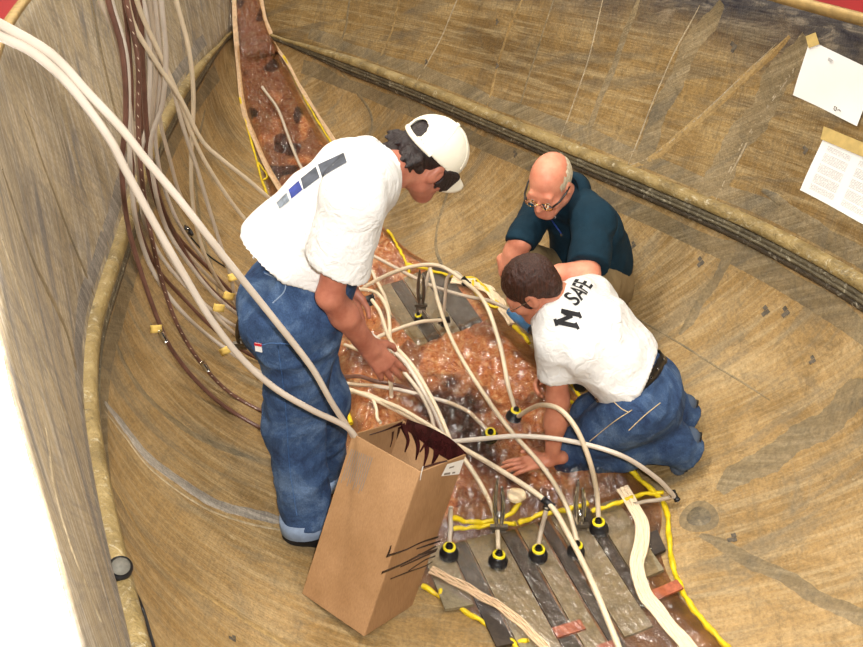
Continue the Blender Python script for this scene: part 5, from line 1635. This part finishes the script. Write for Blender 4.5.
    shoe('shoe', aL + A([.035, 0, -.01]), (-.25, -.05, -1), (-1, .0, .25), M['grey_shoe'], root, .72)
    shoe('shoe', aR + A([.035, 0, -.01]), (-.25, .05, -1), (-1, .0, .25), M['grey_shoe'], root, .72)
    # short cropped hair
    g = lambda x, y, z: hc + HR @ (A([x, y, z]) * .96)
    hp = [ell(g(0, -.022, .040), (.083, .102, .090), HR, .02), ell(g(0, -.075, -.02), (.064, .04, .055), HR, .03),
          cut(ell(g(0, .115, -.03), (.12, .055, .105), HR))]
    for s in (-1, 1):
        hp.append(grp([ell(g(s * .068, .012, -.005), (.014, .024, .035), HR)], .015))
        hp.append(cut(ell(g(s * .088, -.004, -.015), (.022, .024, .034), HR)))
    hp.append(half(g(0, -.04, -.075), -HR[:, 2] + HR[:, 1] * .0))
    hp.append(('f', lambda q, d: np.maximum(d, -((q - g(0, 0, -.045)) @ HR[:, 2]) - np.maximum(0, -((q - g(0, .01, 0)) @ HR[:, 1])) * 1.0)))
    body_obj('hair', hp, .004, M['hair_c'], root, [(.004, 55, HR[:, 2], 1.0), (.003, 110, HR[:, 1], 4.0)])
    for s in (-1, 1):
        MB().tube([g(s * .06, .10, -.004), g(s * .076, .07, -.003), g(s * .083, .02, .0), g(s * .085, -.012, .004)], .0018, 6).build('temple_arm', M['chrome_p'], root)
M['chrome_p'] = simple('bright_metal', (210, 210, 210), .15, .03, Metallic=1.0)
person_kneeling()

# ================================================================== person 3: squats on the far slope in a dark polo shirt
def person_squatting():
    root = thing('person', (.62, 3.45, .22), 'bald person in spectacles and dark teal polo squatting on the hull slope', 'person')
    hip = aty(592, 280, 3.60)
    sR, sL = aty(540, 208, 3.58), aty(594, 222, 3.32)
    neck = aty(571, 196, 3.48)
    rt = unit(sR - sL)
    up = unit(neck - hip)
    fr = unit(np.cross(up, rt)); fr = fr if fr[1] < 0 else -fr
    chest = mid(hip, neck, .60) - fr * .03
    waist = mid(hip, neck, .25) - fr * .03
    eR, wR = aty(521, 240, 3.36), aty(506, 271, 3.38)
    eL, wL = aty(587, 275, 3.10), aty(547, 276, 3.12)
    kR, kL = aty(524, 264, 3.45), aty(588, 294, 3.22)
    hR, hL = hip + rt * .09, hip - rt * .09
    aR, aL = A([.50, 3.74, .36]), A([.68, 3.34, .26])
    hc = aty(549, 184, 3.36)
    HR = rotm((-.46, -.74, -.50), (-.16, -.36, .90))
    skin = [sec(hip, chest, rt, .12, .09, .12, .085), sec(chest, neck - up * .05, rt, .12, .085, .07, .055),
            cap(sR, eR, .044, .046, .02), cap(eR, mid(eR, wR, .4), .046, .044, .03), cap(mid(eR, wR, .4), wR, .043, .028, .03),
            cap(sL, eL, .044, .046, .02), cap(eL, mid(eL, wL, .4), .046, .044, .03), cap(mid(eL, wL, .4), wL, .043, .028, .03),
            cap(hR, kR, .075, .06, .04), cap(kR, aR, .055, .036, .03), cap(hL, kL, .075, .06, .04), cap(kL, aL, .055, .036, .03)]
    skin += head_prims(hc, HR, mid(neck, hc, .05) + A([0, 0, -.02]), 1.0)
    skin += hand_prims(wR, (.25, -.25, -.8), (-.6, -.6, .2), 1, (.35, .4, .4, .45), 1.0, .8, 1.02)
    skin += hand_prims(wL, (-.85, -.1, -.35), (-.2, -.5, .8), -1, (.3, .35, .4, .4), 1.0, .8, 1.02)
    body_obj('body', skin, .005, M['skin_b'], root)
    add_eyes(hc, HR, root)
    glasses(hc, HR, root, M['frame_black'])
    sh = [sec(hip - up * .07, waist + up * .05, rt, .18, .155, .18, .145), sec(waist, chest, rt, .18, .145, .18, .13), sec(chest, neck - up * .05, rt, .175, .12, .10, .075),
          cap(neck - up * .04, mid(neck, hc, .3), .075, .07, .04), half(hip - up * .06, -up), limited(neck + unit(hc - neck) * .045, hc - neck, .11),
          grp([cap(mid(neck, sR, .55), sR, .075, .07, .05), cap(sR, mid(sR, eR, 1.02), .072, .064, .04), half(mid(sR, eR, 1.02) + A([0, 0, -.02]), unit(eR - sR) + A([0, 0, -.8]))], .05),
          grp([cap(mid(neck, sL, .55), sL, .08, .078, .05), cap(sL, mid(sL, eL, .92), .082, .080, .04), half(mid(sL, eL, .84), eL - sL)], .05)]
    o, V, Fq = body_obj('polo_shirt', sh, .007, M['teal_cotton'], root, [(.010, 9, unit(up + rt * .4), 8.0), (.005, 20, unit(rt), 5.0)])
    # collar, placket buttons and a pen clipped in the placket
    ax = unit(hc - neck); c0 = neck + ax * .045 + fr * .0
    lat = unit(rt - ax * (rt @ ax)); dp = np.cross(lat, ax); dp = dp if dp @ fr > 0 else -dp
    V2 = []
    for a in np.linspace(-2.75, 2.75, 36):
        for r_, h_ in ((.066, .022), (.072, .030), (.088, -.008), (.094, -.026)):
            V2.append(c0 + lat * (r_ * 1.05 * math.sin(a)) - dp * (r_ * math.cos(a)) + ax * (h_ - .012 * (abs(a) > 2.2)))
    cl = obj('collar', V2, grid_faces(36, 4), M['teal_cotton'], o)
    md = cl.modifiers.new('thick', 'SOLIDIFY'); md.thickness = .005
    bv = BVHTree.FromPolygons([tuple(v) for v in V], [tuple(int(i) for i in f) for f in Fq])
    for px in ((548, 215), (555, 217)):
        p, n, i, d = bv.ray_cast(Vector(EYE), Vector(ray(*px)).normalized())
        if p is not None: MB().lathe([(.0055, -.001), (.0055, .0025), (.004, .0032)], A(p), A(n), 10).build('button', M['white_cotton'], o)
    P = []
    for px in ((550, 217), (556, 225), (562, 233)):
        p, n, i, d = bv.ray_cast(Vector(EYE), Vector(ray(*px)).normalized())
        if p is not None: P.append(A(p) + A(n) * .005)
    if len(P) > 1:
        pn = MB().tube(P, .0035, 8).build('pen', simple('blue_pen', (40, 70, 150), .3, .05), o)
        MB().tube([P[-1], P[-1] + A([.004, -.004, -.012])], .004, 8).build('pen_tip', M['chrome_p'], pn)
    jn = [grp([sec(hip + up * .12, hip - up * .02, rt, .160, .132, .175, .15), half(hip + up * .12, up)], .05), cap(hR, kR, .105, .088, .06), cap(kR, aR, .085, .075, .04), cap(hL, kL, .105, .088, .06), cap(kL, aL, .085, .075, .04),
          ell(hip - fr * .05, (.14, .14, .12), None, .05), limited(aR + A([0, 0, -.02]), aR - kR, .14), limited(aL + A([0, 0, -.02]), aL - kL, .14)]
    body_obj('trousers', jn, .007, M['khaki'], root, [(.009, 9, unit(A([.6, .4, .5])), 2.0), (.005, 19, unit(A([.2, 1, .2])), 7.0)])
    shoe('shoe', aR + A([0, 0, -.03]), (-.5, -.75, -.2), (-.45, -.25, .9), M['black_shoe'], root)
    shoe('shoe', aL + A([0, 0, -.03]), (-.4, -.85, -.2), (-.45, -.25, .9), M['black_shoe'], root)
    # fringe of white hair round the sides and back
    g = lambda x, y, z: hc + HR @ A([x, y, z])
    hp = [ell(g(0, -.025, .022), (.0815, .098, .082), HR, .02), cut(ell(g(0, .100, .05), (.15, .072, .12), HR)), cut(ell(g(0, .03, .120), (.046, .095, .05), HR)),
          ('f', lambda q, d: np.maximum(d, -((q - g(0, 0, -.045)) @ HR[:, 2])))]
    for s in (-1, 1): hp.append(cut(ell(g(s * .088, -.006, -.012), (.02, .022, .034), HR)))
    body_obj('hair', hp, .004, M['hair_b'], root, [(.003, 60, HR[:, 2], 1.0)])
person_squatting()
